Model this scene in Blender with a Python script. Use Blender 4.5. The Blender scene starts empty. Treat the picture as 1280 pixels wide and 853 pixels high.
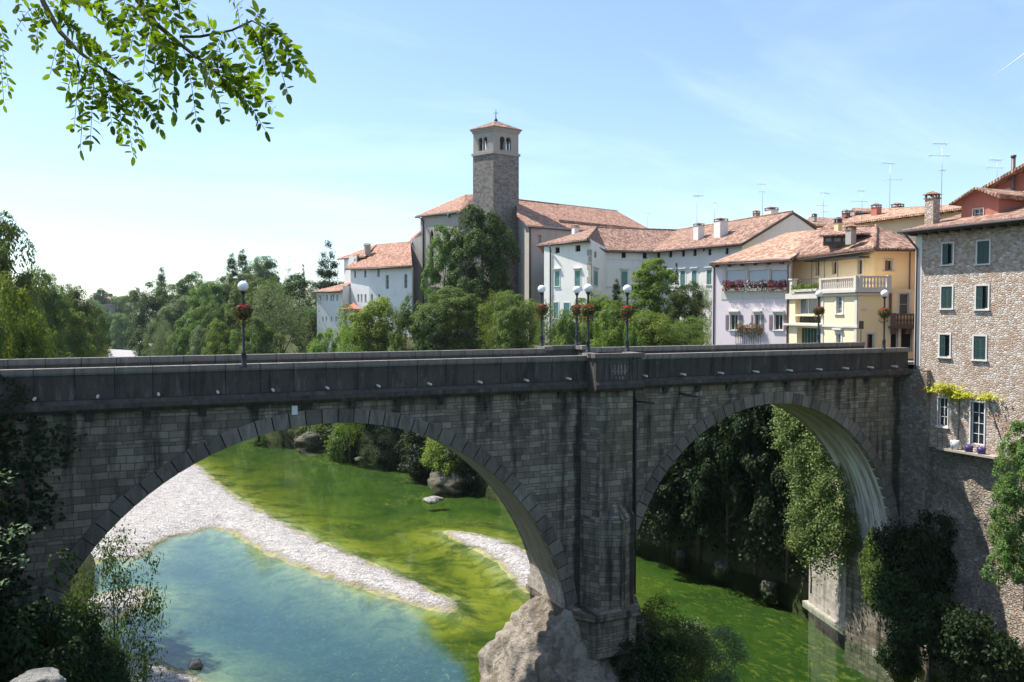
import bpy, math, random
import numpy as np
from mathutils import Vector, noise as mn

sc = bpy.context.scene
col = sc.collection
R = math.radians
F, PSI, HOR, CZ, DC = 1033.0, R(24.6), 391.0, 22.3, 37.2     # focal length (px of a 1280 wide frame), heading, horizon row, eye height, distance to the parapet
PIT = math.atan((426.5 - HOR) / F)
FW = Vector((math.sin(PSI)*math.cos(PIT), math.cos(PSI)*math.cos(PIT), -math.sin(PIT)))
RT = Vector((math.cos(PSI), -math.sin(PSI), 0)); UP = RT.cross(FW)
FH = Vector((math.sin(PSI), math.cos(PSI), 0))
CAM = Vector((0, -DC, CZ))

def ray(x, y): return FW + RT*((x-640)/F) - UP*((y-426.5)/F)
def P(x, y, Z):
    d = ray(x, y); return CAM + d*(Z/d.dot(FH))
def atY(x, y, Y):
    d = ray(x, y); return CAM + d*((Y+DC)/d.y)
def atX(x, y, X):
    d = ray(x, y); return CAM + d*(X/d.x)
def atz(x, y, z=0.0):
    d = ray(x, y); return CAM + d*((z-CZ)/d.z)
def W(x, Z):
    p = P(x, HOR, Z); return (p.x, p.y)
def zat(y, Z, x=640): return P(x, y, Z).z

# ------------------------------------------------------------------ objects
def tag(o, label=None, cat=None, group=None, kind=None):
    if label: o['label'] = label
    if cat: o['category'] = cat
    if group: o['group'] = group
    if kind: o['kind'] = kind
    return o
def thing(name, label, cat, loc=(0,0,0), rz=0.0, group=None):
    o = bpy.data.objects.new(name, None); col.objects.link(o)
    o.location = loc; o.rotation_euler = (0,0,rz); o.empty_display_size = .3
    return tag(o, label, cat, group)
def copy_tree(o, parent=None):
    c = o.copy(); col.objects.link(c); c.parent = parent
    for ch in list(o.children): copy_tree(ch, c)
    return c

class MB:
    """collects polygons and links them as one mesh object"""
    def __init__(s): s.v = []; s.f = []; s.sm = []
    def poly(s, pts, smooth=False):
        b = len(s.v); s.v += [tuple(p) for p in pts]; s.f.append(tuple(range(b, b+len(pts)))); s.sm.append(smooth)
    def raw(s, vs, fs, smooth=False):
        b = len(s.v); s.v += [tuple(p) for p in vs]
        for f in fs: s.f.append(tuple(i+b for i in f)); s.sm.append(smooth)
    def box(s, a, b):
        x0,y0,z0 = a; x1,y1,z1 = b
        if x0>x1: x0,x1=x1,x0
        if y0>y1: y0,y1=y1,y0
        if z0>z1: z0,z1=z1,z0
        v = [(x0,y0,z0),(x1,y0,z0),(x1,y1,z0),(x0,y1,z0),(x0,y0,z1),(x1,y0,z1),(x1,y1,z1),(x0,y1,z1)]
        s.raw(v, [(0,3,2,1),(4,5,6,7),(0,1,5,4),(1,2,6,5),(2,3,7,6),(3,0,4,7)])
    def obox(s, o, u, n, du, dn, z0, z1):
        """box on a wall: origin o, along u from du[0] to du[1], out along n from dn[0] to dn[1]"""
        def q(a, b, z): return (o[0]+u[0]*a+n[0]*b, o[1]+u[1]*a+n[1]*b, z)
        v = [q(du[0],dn[1],z0),q(du[1],dn[1],z0),q(du[1],dn[0],z0),q(du[0],dn[0],z0)]
        v += [(p[0],p[1],z1) for p in v]
        s.raw(v, [(0,3,2,1),(4,5,6,7),(0,1,5,4),(1,2,6,5),(2,3,7,6),(3,0,4,7)])
    def prism(s, poly, z0, z1, top=True, bottom=False):
        n = len(poly)
        a = sum(poly[i][0]*poly[(i+1)%n][1]-poly[(i+1)%n][0]*poly[i][1] for i in range(n))
        if a < 0: poly = poly[::-1]
        for i in range(n):
            p, q = poly[i], poly[(i+1)%n]
            s.poly([(p[0],p[1],z0),(q[0],q[1],z0),(q[0],q[1],z1),(p[0],p[1],z1)])
        if top: s.poly([(p[0],p[1],z1) for p in poly])
        if bottom: s.poly([(p[0],p[1],z0) for p in poly[::-1]])
    def tube(s, pts, rad, n=8, cap=True):
        pts = [Vector(p) for p in pts]
        if not isinstance(rad, (list, tuple)): rad = [rad]*len(pts)
        b = len(s.v)
        for i, p in enumerate(pts):
            t = (pts[min(i+1,len(pts)-1)]-pts[max(i-1,0)]).normalized()
            a = t.cross(Vector((0,0,1)) if abs(t.z) < .9 else Vector((1,0,0))).normalized(); c = t.cross(a)
            for k in range(n):
                an = 2*math.pi*k/n
                s.v.append(tuple(p + (a*math.cos(an)+c*math.sin(an))*rad[i]))
        for i in range(len(pts)-1):
            for k in range(n):
                s.f.append((b+i*n+k, b+i*n+(k+1)%n, b+(i+1)*n+(k+1)%n, b+(i+1)*n+k)); s.sm.append(True)
        if cap:
            s.f.append(tuple(b+k for k in range(n))[::-1]); s.sm.append(False)
            s.f.append(tuple(b+(len(pts)-1)*n+k for k in range(n))); s.sm.append(False)
    def lathe(s, prof, c=(0,0,0), n=16):
        b = len(s.v)
        for r, z in prof:
            for k in range(n):
                an = 2*math.pi*k/n; s.v.append((c[0]+r*math.cos(an), c[1]+r*math.sin(an), c[2]+z))
        for i in range(len(prof)-1):
            for k in range(n):
                s.f.append((b+i*n+k, b+i*n+(k+1)%n, b+(i+1)*n+(k+1)%n, b+(i+1)*n+k)); s.sm.append(True)
    def slab(s, pts, th=.16):
        """a roof sheet: polygon with thickness"""
        pts = [Vector(p) for p in pts]
        n = (pts[1]-pts[0]).cross(pts[2]-pts[0])
        if n.z < 0: pts = pts[::-1]
        s.poly(pts); lo = [p-Vector((0,0,th)) for p in pts]
        s.poly(lo[::-1])
        for i in range(len(pts)):
            j = (i+1) % len(pts); s.poly([lo[i], lo[j], pts[j], pts[i]])
    def build(s, name, mat, parent=None, label=None, uv=True):
        me = bpy.data.meshes.new(name)
        off = Vector(parent_loc(parent)) if parent else Vector((0,0,0))
        me.from_pydata([(v[0]-off.x, v[1]-off.y, v[2]-off.z) for v in s.v], [], s.f)
        me.polygons.foreach_set('use_smooth', s.sm)
        if uv: auto_uv(me, s.v)
        me.materials.append(mat); me.update()
        o = bpy.data.objects.new(name, me); col.objects.link(o)
        if parent: o.parent = parent
        if label: o['label'] = label
        return o
def parent_loc(p):
    v = Vector((0,0,0))
    while p: v += Vector(p.location); p = p.parent
    return v
def auto_uv(me, vs):
    """metres along the wall and up it (or up the slope)"""
    uvl = me.uv_layers.new(name='UVMap'); data = np.empty(len(me.loops)*2, np.float32)
    for p in me.polygons:
        n = p.normal
        h = math.hypot(n.x, n.y)
        t = Vector((-n.y/h, n.x/h, 0)) if h > .05 else Vector((1,0,0))
        b = n.cross(t)
        for li in p.loop_indices:
            v = Vector(vs[me.loops[li].vertex_index]); data[2*li] = v.dot(t); data[2*li+1] = v.dot(b)
    uvl.data.foreach_set('uv', data)

# ------------------------------------------------------------------ materials
class NT:
    def __init__(s, name):
        s.m = bpy.data.materials.new(name); s.m.use_nodes = True; s.t = s.m.node_tree
        s.b = s.t.nodes['Principled BSDF']; s.out = s.t.nodes['Material Output']
    def n(s, ty, ins=None, **kw):
        nd = s.t.nodes.new(ty)
        for k, v in kw.items(): setattr(nd, k, v)
        for k, v in (ins or {}).items():
            if hasattr(v, 'is_output') : s.t.links.new(v, nd.inputs[k])
            else: nd.inputs[k].default_value = v
        return nd
    def link(s, a, b): s.t.links.new(a, b)
    def uv(s): return s.n('ShaderNodeUVMap').outputs[0]
    def obj(s): return s.n('ShaderNodeTexCoord').outputs['Object']
    def geo(s, k='Position'): return s.n('ShaderNodeNewGeometry').outputs[k]
    def mapping(s, vec, scale=(1,1,1), loc=(0,0,0), rot=(0,0,0)):
        return s.n('ShaderNodeMapping', {'Vector': vec, 'Scale': scale, 'Location': loc, 'Rotation': rot}).outputs[0]
    def noise(s, vec, scale=5, detail=4, rough=.6, dist=0):
        return s.n('ShaderNodeTexNoise', {'Vector': vec, 'Scale': scale, 'Detail': detail, 'Roughness': rough, 'Distortion': dist}).outputs['Fac']
    def ramp(s, fac, stops, interp='LINEAR'):
        r = s.n('ShaderNodeValToRGB', {'Fac': fac}); e = r.color_ramp; e.interpolation = interp
        while len(e.elements) < len(stops): e.elements.new(.5)
        for el, (p, c) in zip(e.elements, stops):
            el.position = p; el.color = c if len(c) == 4 else (*c, 1)
        return r.outputs[0]
    def mix(s, fac, a, b, blend='MIX'):
        m = s.n('ShaderNodeMix', data_type='RGBA', blend_type=blend)
        for i, v in ((0, fac), (6, a), (7, b)):
            if hasattr(v, 'is_output'): s.link(v, m.inputs[i])
            elif i == 0: m.inputs[0].default_value = v
            else: m.inputs[i].default_value = v if len(v) == 4 else (*v, 1)
        return m.outputs[2]
    def math(s, op, a, b=0.0, clamp=False):
        m = s.n('ShaderNodeMath', operation=op, use_clamp=clamp)
        for i, v in ((0, a), (1, b)):
            if hasattr(v, 'is_output'): s.link(v, m.inputs[i])
            else: m.inputs[i].default_value = v
        return m.outputs[0]
    def bump(s, h, strength=.5, dist=.05):
        return s.n('ShaderNodeBump', {'Height': h, 'Strength': strength, 'Distance': dist}).outputs[0]
    def fin(s, color, rough=.8, normal=None, spec=.3, metal=0):
        for k, v in (('Base Color', color), ('Roughness', rough), ('Specular IOR Level', spec), ('Metallic', metal)):
            if hasattr(v, 'is_output'): s.link(v, s.b.inputs[k])
            elif k == 'Base Color': s.b.inputs[k].default_value = v if len(v) == 4 else (*v, 1)
            else: s.b.inputs[k].default_value = v
        if normal is not None: s.link(normal, s.b.inputs['Normal'])
        return s.m

M = {}
def masonry(name, c1, c2, mortar, bw=.55, bh=.26, msize=.018, stain=.6, stain_c=(.02,.019,.018), bump=.6, spots=None, drips=False):
    t = NT(name); uv = t.uv()
    w = t.n('ShaderNodeTexNoise', {'Vector': uv, 'Scale': 1.3, 'Detail': 3}).outputs['Color']
    uvd = t.n('ShaderNodeVectorMath', {0: uv, 1: t.n('ShaderNodeVectorMath', {0: w, 'Scale': .09}, operation='SCALE').outputs[0]}, operation='ADD').outputs[0]
    br = t.n('ShaderNodeTexBrick', {'Vector': uvd, 'Color1': (0,0,0,1), 'Color2': (1,1,1,1), 'Mortar': (.5,.5,.5,1), 'Scale': 1.0, 'Mortar Size': msize, 'Mortar Smooth': .3, 'Bias': 0, 'Brick Width': bw, 'Row Height': bh}, offset=.45, squash=.8, squash_frequency=3)
    br2 = t.n('ShaderNodeTexBrick', {'Vector': uvd, 'Color1': (0,0,0,1), 'Color2': (1,1,1,1), 'Mortar': (.5,.5,.5,1), 'Scale': 1.0, 'Mortar Size': msize*.8, 'Mortar Smooth': .3, 'Bias': .1, 'Brick Width': bw*.68, 'Row Height': bh*.5}, offset=.38, squash=1.35, squash_frequency=2)
    rowsel = t.ramp(t.n('ShaderNodeTexWhiteNoise', {'W': t.math('ADD', t.math('FLOOR', t.math('DIVIDE', t.n('ShaderNodeSeparateXYZ', {0: uvd}).outputs[1], bh)), t.math('MULTIPLY', t.math('FLOOR', t.math('DIVIDE', t.n('ShaderNodeSeparateXYZ', {0: uvd}).outputs[0], 4.7)), 17.0))}, noise_dimensions='1D').outputs['Value'], [(.66,(0,0,0)), (.68,(1,1,1))])
    class _B: outputs = {'Color': t.mix(rowsel, br.outputs['Color'], br2.outputs['Color']), 'Fac': t.mix(rowsel, br.outputs['Fac'], br2.outputs['Fac'])}
    br = _B
    n1 = t.noise(uv, .8, 6, .65); n2 = t.noise(uv, 9, 5, .7)
    tone = t.math('ADD', t.math('MULTIPLY', br.outputs['Color'], .5), t.math('ADD', t.math('MULTIPLY', n2, .3), t.math('MULTIPLY', t.noise(uv, 2.3, 5, .7), .25)))
    c = t.ramp(tone, [(.1, tuple(v*.55 for v in c1)), (.45, c1), (.85, c2)])
    c = t.mix(br.outputs['Fac'], c, (*mortar, 1))
    st = t.noise(t.mapping(uv, (1.1, .12, 1)), 1.6, 5, .6)
    c = t.mix(t.ramp(st, [(.50, (0,0,0)), (.66, (stain,)*3)]), c, (*stain_c, 1))
    c = t.mix(t.ramp(n1, [(.5, (0,0,0)), (.75, (.6,)*3)]), c, (*[v*.5 for v in c1], 1))
    if spots:
        c = t.mix(t.ramp(t.noise(t.mapping(uv, (1.6,.35,1), (7,3,0)), 2.1, 6, .75), [(.64, (0,0,0)), (.74, (.75,)*3)]), c, (*spots, 1))
    if drips:
        sp = t.n('ShaderNodeSeparateXYZ', {0: uv}); wv = t.math('MULTIPLY', t.math('SUBTRACT', t.noise(uv, .9, 4, .6), .5), .9)
        fr = t.math('ABSOLUTE', t.math('SUBTRACT', t.math('FRACT', t.math('ADD', t.math('DIVIDE', t.math('ADD', sp.outputs[0], 1.7), 2.16), t.math('ADD', wv, .5))), .5))
        msk = t.math('MULTIPLY', t.ramp(fr, [(.05, (1,1,1)), (.17, (0,0,0))]), t.n('ShaderNodeMapRange', {0: sp.outputs[1], 1: 13.5, 2: 18.2}).outputs[0])
        msk = t.math('MULTIPLY', msk, t.ramp(t.noise(t.mapping(uv, (.47,.1,1), (2,5,0)), 1.0, 3), [(.35, (0,0,0)), (.6, (1,1,1))]))
        c = t.mix(t.math('MULTIPLY', msk, .9), c, (.014,.013,.012,1))
        for x0_, hw_ in ((21.0,.34),(24.35,.30),(44.2,.5)):                 # long black run-off stains beside the pier
            d_ = t.math('ABSOLUTE', t.math('ADD', t.math('SUBTRACT', sp.outputs[0], x0_), t.math('MULTIPLY', t.math('SUBTRACT', t.noise(t.mapping(uv, (1,.35,1)), 1.6, 4, .65), .5), .9)))
            k_ = t.n('ShaderNodeMapRange', {0: d_, 1: hw_, 2: hw_*.35}).outputs[0]
            c = t.mix(t.math('MULTIPLY', k_, .8), c, (.016,.014,.013,1))
    h = t.math('SUBTRACT', t.math('ADD', t.math('MULTIPLY', n2, .6), t.math('MULTIPLY', br.outputs['Color'], .35)), br.outputs['Fac'])
    return t.fin(c, .9, t.bump(h, bump, .04), .2)
def rubble(name, cols, scale=3.2, mortar=(.38,.33,.28), bump=.9, brick=True):
    t = NT(name); uv = t.uv()
    w = t.n('ShaderNodeTexNoise', {'Vector': uv, 'Scale': 4, 'Detail': 2}).outputs['Color']
    uvd = t.n('ShaderNodeVectorMath', {0: t.mapping(uv, (1, 1.55, 1)), 1: t.n('ShaderNodeVectorMath', {0: w, 'Scale': .16}, operation='SCALE').outputs[0]}, operation='ADD').outputs[0]
    v = t.n('ShaderNodeTexVoronoi', {'Vector': uvd, 'Scale': scale, 'Randomness': .95}, voronoi_dimensions='2D')
    e = t.n('ShaderNodeTexVoronoi', {'Vector': uvd, 'Scale': scale, 'Randomness': .95}, voronoi_dimensions='2D', feature='DISTANCE_TO_EDGE')
    sep = t.n('ShaderNodeSeparateColor', {'Color': v.outputs['Color']})
    c = t.ramp(sep.outputs[0], [(i/max(1,len(cols)-1), k) for i, k in enumerate(cols)], 'LINEAR')
    c = t.mix(t.math('MULTIPLY', t.noise(uv, 14, 4, .7), .5), c, (.16,.13,.11,1))
    if brick:
        big = t.ramp(t.noise(uv, .45, 4, .6), [(.55, (0,0,0)), (.68, (.7,)*3)])
        c = t.mix(big, c, (.36,.2,.13,1))
    ed = t.ramp(e.outputs['Distance'], [(.02, (1,1,1)), (.09, (0,0,0))])
    c = t.mix(t.math('MULTIPLY', ed, .8), c, (*mortar, 1))
    h = t.math('ADD', t.ramp(e.outputs['Distance'], [(0, (0,0,0)), (.22, (1,1,1))]), t.math('MULTIPLY', t.noise(uv, 12, 4), .5))
    return t.fin(c, .9, t.bump(h, bump, .05), .2)
def plaster(name, c, dirt=(.25,.22,.2), amt=.35, streak=.4):
    t = NT(name); uv = t.uv()
    a = t.noise(uv, .5, 6, .65); s = t.noise(t.mapping(uv, (1.6,.16,1)), 1.1, 5, .65)
    k = t.mix(t.math('MULTIPLY', t.ramp(a, [(.45,(0,0,0)), (.8,(1,1,1))]), amt), (*c,1), (*[v*.72 for v in c],1))
    k = t.mix(t.math('MULTIPLY', t.ramp(s, [(.55,(0,0,0)), (.78,(1,1,1))]), streak), k, (*dirt,1))
    return t.fin(k, .92, t.bump(t.noise(uv, 22, 3), .15, .02), .15)
def tiles(name, c1=(.30,.165,.12), c2=(.49,.32,.24), dark=(.13,.08,.065), period=.21):
    t = NT(name); uv = t.uv()
    sep = t.n('ShaderNodeSeparateXYZ', {0: uv})
    u = t.math('DIVIDE', sep.outputs[0], period); v = t.math('DIVIDE', sep.outputs[1], .34)
    cell = t.n('ShaderNodeCombineXYZ', {0: t.math('FLOOR', u), 1: t.math('FLOOR', v)})
    wn = t.n('ShaderNodeTexWhiteNoise', {'Vector': cell.outputs[0]}, noise_dimensions='2D').outputs['Value']
    c = t.ramp(wn, [(0, tuple(v*.75 for v in c1)), (.35, c1), (.75, c2), (1, tuple(min(1,v*1.18) for v in c2))])
    n = t.noise(uv, .55, 6, .65)
    c = t.mix(t.ramp(n, [(.48,(0,0,0)), (.74,(.65,)*3)]), c, (*dark,1))
    c = t.mix(t.ramp(t.noise(uv, 3.1, 5, .7), [(.55,(0,0,0)), (.72,(.4,)*3)]), c, (.38,.33,.25,1))
    fr = t.math('FRACT', u); fv = t.math('FRACT', v)
    gap = t.ramp(t.math('ABSOLUTE', t.math('SUBTRACT', fr, .5)), [(.34,(0,0,0)), (.47,(1,1,1))])
    c = t.mix(t.math('MULTIPLY', gap, .65), c, (.07,.045,.04,1))
    h = t.math('ADD', t.math('SINE', t.math('MULTIPLY', fr, math.pi)), t.math('MULTIPLY', fv, -.4))
    h = t.math('ADD', h, t.math('MULTIPLY', wn, .3))
    return t.fin(c, .9, t.bump(h, 1.0, .07), .15)
def plain(name, c, rough=.6, metal=0, spec=.4, var=.15, bump=0):
    t = NT(name); o = t.obj()
    k = t.mix(t.math('MULTIPLY', t.noise(o, 6, 4, .65), var*2), (*c,1), (*[v*.55 for v in c],1))
    return t.fin(k, rough, t.bump(t.noise(o, 25, 3), bump, .02) if bump else None, spec, metal)
def leaf(name, c1, c2, trans=None, tw=.42, rough=.55):
    t = NT(name); rnd = t.geo('Random Per Island')
    oi = t.n('ShaderNodeObjectInfo').outputs['Random']
    c = t.ramp(rnd, [(0, c1), (.6, tuple((a+b)/2 for a, b in zip(c1, c2))), (1, c2)])
    hsv = t.n('ShaderNodeHueSaturation', {'Hue': t.math('ADD', .485, t.math('MULTIPLY', oi, .03)), 'Saturation': 1.0, 'Value': t.math('ADD', .8, t.math('MULTIPLY', oi, .4)), 'Color': c})
    t.fin(hsv.outputs[0], rough, None, .18)
    tr = t.n('ShaderNodeBsdfTranslucent', {'Color': t.mix(1.0, hsv.outputs[0], (*(trans or (1.4,1.35,.6)),1), 'MULTIPLY')})
    mx = t.n('ShaderNodeMixShader', {0: tw, 1: t.b.outputs[0], 2: tr.outputs[0]})
    t.link(mx.outputs[0], t.out.inputs['Surface'])
    return t.m
def glass_dark(name, c=(.03,.035,.04)):
    t = NT(name); return t.fin(c, .06, None, .6)
def concrete(name, c1, c2, dark, light=None, joints=False):
    t = NT(name); uv = t.uv()
    n1 = t.noise(uv, 1.1, 7, .7); n2 = t.noise(t.mapping(uv, (1.4,.25,1)), 2.0, 5, .65)
    c = t.mix(n1, (*c1,1), (*c2,1))
    c = t.mix(t.ramp(n2, [(.48,(0,0,0)), (.7,(.75,)*3)]), c, (*dark,1))
    c = t.mix(t.math('MULTIPLY', t.noise(uv, 11, 5, .75), .7), c, (*[v*.45 for v in c1],1))
    if light:
        c = t.mix(t.ramp(t.noise(t.mapping(uv, (1.2,.2,1), (3,9,0)), 1.7, 6, .7), [(.55,(0,0,0)), (.7,(.5,)*3)]), c, (*light,1))
        c = t.mix(t.ramp(t.noise(uv, 6.5, 4, .7), [(.63,(0,0,0)), (.7,(.6,)*3)]), c, (*light,1))
    if joints:
        isl = t.geo('Random Per Island'); c = t.n('ShaderNodeHueSaturation', {'Value': t.math('ADD', .72, t.math('MULTIPLY', isl, .56)), 'Color': c}).outputs[0]
        sp = t.n('ShaderNodeSeparateXYZ', {0: uv}); fr = t.math('ABSOLUTE', t.math('SUBTRACT', t.math('FRACT', t.math('ADD', t.math('DIVIDE', sp.outputs[0], 1.43), t.math('MULTIPLY', t.noise(uv, 3, 2), .03))), .5))
        if name != 'voussoir_stone': c = t.mix(t.ramp(fr, [(.012,(.8,)*3), (.022,(0,0,0))]), c, (*[v*.3 for v in c1],1))
    return t.fin(c, .9, t.bump(t.math('ADD', t.noise(uv, 18, 4), n1), .35, .03), .2)

M['bridge'] = masonry('bridge_masonry', (.20,.17,.125), (.35,.305,.235), (.10,.085,.065), bw=.66, bh=.31, msize=.018, stain=.85, stain_c=(.032,.027,.022), spots=(.38,.345,.28), drips=True)
M['voussoir'] = concrete('voussoir_stone', (.20,.175,.14), (.29,.255,.21), (.05,.042,.034), (.40,.37,.32), True)
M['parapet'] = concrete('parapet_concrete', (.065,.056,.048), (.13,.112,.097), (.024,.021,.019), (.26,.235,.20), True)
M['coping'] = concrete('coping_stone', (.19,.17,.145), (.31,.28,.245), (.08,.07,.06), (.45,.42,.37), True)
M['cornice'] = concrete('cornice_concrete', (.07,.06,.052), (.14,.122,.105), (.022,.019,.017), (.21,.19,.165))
M['asphalt'] = concrete('asphalt', (.05,.05,.05), (.075,.074,.072), (.04,.04,.04))
M['paving'] = masonry('pavement_slabs', (.26,.25,.23), (.36,.34,.32), (.15,.14,.13), .6, .4, .01, .2)
M['house_stone'] = rubble('house_rubble', [(.40,.27,.18), (.56,.44,.34), (.68,.61,.53), (.50,.32,.22), (.78,.73,.67), (.60,.47,.37), (.44,.27,.18)], 5.0, (.48,.41,.33), .75)
M['cliff'] = rubble('cliff_rubble', [(.22,.175,.13), (.37,.31,.24), (.50,.44,.37), (.28,.215,.155), (.42,.33,.26)], 3.8, (.16,.135,.105), 1.0, True)
M['quay'] = masonry('quay_masonry', (.40,.36,.30), (.55,.5,.43), (.34,.30,.25), .5, .28, .02, .6, (.13,.115,.1))
M['footing'] = masonry('pier_footing', (.42,.37,.30), (.60,.54,.45), (.34,.3,.25), .34, .22, .02, .3, (.2,.17,.14))
M['church'] = plaster('church_render', (.42,.38,.34), (.2,.19,.18), .6, .5)
M['tower'] = rubble('tower_stone', [(.13,.115,.105), (.24,.215,.195), (.34,.31,.28), (.19,.165,.15)], 2.2, (.27,.245,.225), .8, False)
M['belfry'] = plaster('belfry_render', (.40,.36,.32), (.2,.18,.17), .5, .5)
M['convent'] = plaster('convent_limewash', (.82,.80,.77), (.45,.42,.39), .35, .45)
M['white'] = plaster('white_render', (.80,.77,.71), (.45,.41,.36), .35, .5)
M['cream_gable'] = plaster('pale_gable_render', (.76,.70,.66), (.5,.45,.4), .3, .3)
M['pink'] = plaster('mauve_render', (.73,.63,.64), (.42,.36,.34), .35, .5)
M['yellow'] = plaster('yellow_render', (.84,.64,.36), (.5,.4,.25), .25, .25)
M['yellow_pale'] = plaster('pale_yellow_render', (.83,.68,.45), (.5,.42,.3), .25, .25)
M['cream'] = plaster('cream_render', (.72,.60,.40), (.4,.33,.22), .4, .4)
M['red'] = plaster('brick_red_render', (.46,.175,.125), (.3,.11,.08), .3, .25)
M['tile'] = tiles('roof_tiles'); M['tile_pale'] = tiles('pale_roof_tiles', (.42,.23,.155), (.62,.40,.28), (.2,.13,.1), .24)
M['tile_far'] = tiles('church_roof_tiles', (.36,.19,.135), (.52,.31,.225), (.22,.12,.09), .3)
M['trim'] = plaster('stone_trim', (.60,.55,.48), (.35,.3,.26), .4, .4)
M['quoin'] = plaster('quoin_stone', (.42,.37,.31), (.25,.22,.2), .6, .4)
M['gutter'] = plain('dark_gutter', (.075,.062,.06), .5)
M['pipe'] = plain('downpipe_metal', (.12,.085,.09), .45)
M['wood'] = plain('dark_timber', (.11,.075,.055), .7)
M['door'] = plain('door_timber', (.28,.10,.045), .6)
M['shutter_dark'] = plain('dark_green_shutter', (.035,.075,.065), .5)
M['shutter_teal'] = plain('teal_shutter', (.13,.29,.25), .5)
M['shutter_mauve'] = plain('mauve_shutter', (.30,.22,.24), .6)
M['blind'] = plain('pale_roller_blind', (.52,.56,.58), .6, var=.05)
M['frame_white'] = plain('white_paint', (.80,.79,.77), .5, var=.05)
M['frame_stone'] = plaster('pale_window_stone', (.66,.63,.58), (.4,.36,.33), .3, .3)
M['glass'] = glass_dark('window_glass')
M['glass_sky'] = glass_dark('bright_window_glass', (.12,.16,.19))
M['dark'] = plain('dark_interior', (.012,.011,.011), .9)
M['iron'] = plain('dark_iron', (.035,.037,.042), .5, .2)
M['globe'] = plain('opal_globe', (.92,.92,.91), .25, var=.0)
M['soil'] = plain('basket_soil', (.05,.035,.025), .9)
M['antenna'] = plain('antenna_metal', (.38,.38,.39), .4, .6)
M['bark'] = plain('bark', (.10,.075,.055), .9, bump=.6)
def soffitmat():
    t = NT('soffit_render'); uv = t.uv(); gp = t.geo(); sp = t.n('ShaderNodeSeparateXYZ', {0: gp})
    n1 = t.noise(uv, 1.3, 7, .7); st = t.noise(t.mapping(uv, (3.2,.22,1)), 1.2, 6, .7); bd = t.noise(t.mapping(uv, (9,.05,1)), 1.0, 2)
    c = t.mix(n1, (.30,.255,.19,1), (.42,.37,.29,1)); c = t.mix(t.math('MULTIPLY', bd, .35), c, (.2,.17,.12,1))
    c = t.mix(t.ramp(st, [(.5,(0,0,0)), (.64,(.85,)*3)]), c, (.12,.095,.065,1))
    lime = t.math('MULTIPLY', t.ramp(t.noise(t.mapping(uv, (2.4,.12,1), (5,2,0)), 1.3, 6, .7), [(.42,(0,0,0)), (.56,(1,1,1))]), t.n('ShaderNodeMapRange', {0: t.math('ADD', sp.outputs[2], t.math('MULTIPLY', n1, 3.0)), 1: 16.5, 2: 13.5}).outputs[0])
    lime = t.math('MULTIPLY', lime, t.n('ShaderNodeMapRange', {0: sp.outputs[0], 1: 36, 2: 41}).outputs[0])
    c = t.mix(t.math('MULTIPLY', lime, .85), c, (.72,.70,.66,1))
    return t.fin(c, .9, t.bump(t.math('ADD', bd, n1), .3, .03), .15)
M['soffit'] = soffitmat()
M['mortar'] = plain('dark_joint_mortar', (.018,.017,.016), .95)
M['rock'] = None
def rockmat(name, c1, c2, dark, moss=None):
    t = NT(name); o = t.obj()
    n1 = t.noise(o, .6, 8, .7); n2 = t.noise(o, 4.5, 6, .75)
    wv = t.n('ShaderNodeTexNoise', {'Vector': o, 'Scale': 1.3, 'Detail': 4}).outputs['Color']
    ov = t.n('ShaderNodeVectorMath', {0: o, 1: t.n('ShaderNodeVectorMath', {0: wv, 'Scale': 2.2}, operation='SCALE').outputs[0]}, operation='ADD').outputs[0]
    v = t.n('ShaderNodeTexVoronoi', {'Vector': t.mapping(ov, (1,1,1.9), rot=(.4,.2,0)), 'Scale': .42}, feature='DISTANCE_TO_EDGE').outputs['Distance']
    v = t.ramp(v, [(0,(0,0,0)), (.05,(1,1,1))])
    c = t.mix(n2, (*c1,1), (*c2,1)); c = t.mix(t.math('MULTIPLY', t.math('MULTIPLY', t.math('SUBTRACT', 1.0, v), n1), 1.1), c, (*[q*.45 for q in dark],1))
    c = t.mix(t.ramp(n1, [(.5,(0,0,0)), (.62,(.8,)*3)]), c, (*dark,1))
    if moss: c = t.mix(t.ramp(t.noise(o, 1.4, 6, .7), [(.52,(0,0,0)), (.62,(.8,)*3)]), c, (*moss,1))
    h = t.math('ADD', t.math('MULTIPLY', n1, 1.2), t.math('ADD', t.math('MULTIPLY', n2, 1.3), t.math('MULTIPLY', v, .12)))
    n3 = t.noise(o, 13, 5, .8); c = t.mix(t.ramp(n3, [(.30,(.6,)*3), (.42,(0,0,0))]), c, (*[q*.8 for q in dark],1)); h = t.math('ADD', h, t.math('MULTIPLY', n3, .55))
    return t.fin(c, .92, t.bump(h, 1.0, .26), .15)
M['rock'] = rockmat('pier_rock', (.46,.38,.30), (.74,.66,.56), (.26,.205,.155), (.34,.29,.19))
M['rock_moss'] = rockmat('mossy_rock', (.15,.135,.105), (.25,.225,.18), (.07,.06,.045), (.085,.10,.03))
M['rock_pale'] = rockmat('pale_rock', (.42,.40,.36), (.6,.57,.52), (.28,.26,.23))
M['leaf_mid'] = leaf('mid_green_leaves', (.075,.13,.034), (.165,.24,.068))
M['leaf_dark_shaded'] = leaf('dark_shaded_leaves', (.010,.026,.008), (.032,.062,.016), tw=.22)  # near black: the shade of the banks is put into the leaf colour
M['leaf_deep'] = leaf('deep_green_leaves', (.038,.074,.02), (.095,.15,.042), tw=.35)
M['leaf_bright'] = leaf('bright_green_leaves', (.095,.165,.032), (.20,.275,.06), tw=.45)
M['leaf_yellow'] = leaf('yellow_green_leaves', (.13,.18,.034), (.23,.275,.065), tw=.45)
M['leaf_grey'] = leaf('grey_green_leaves', (.115,.17,.075), (.205,.27,.13), (1.2,1.2,.8), .4)
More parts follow.
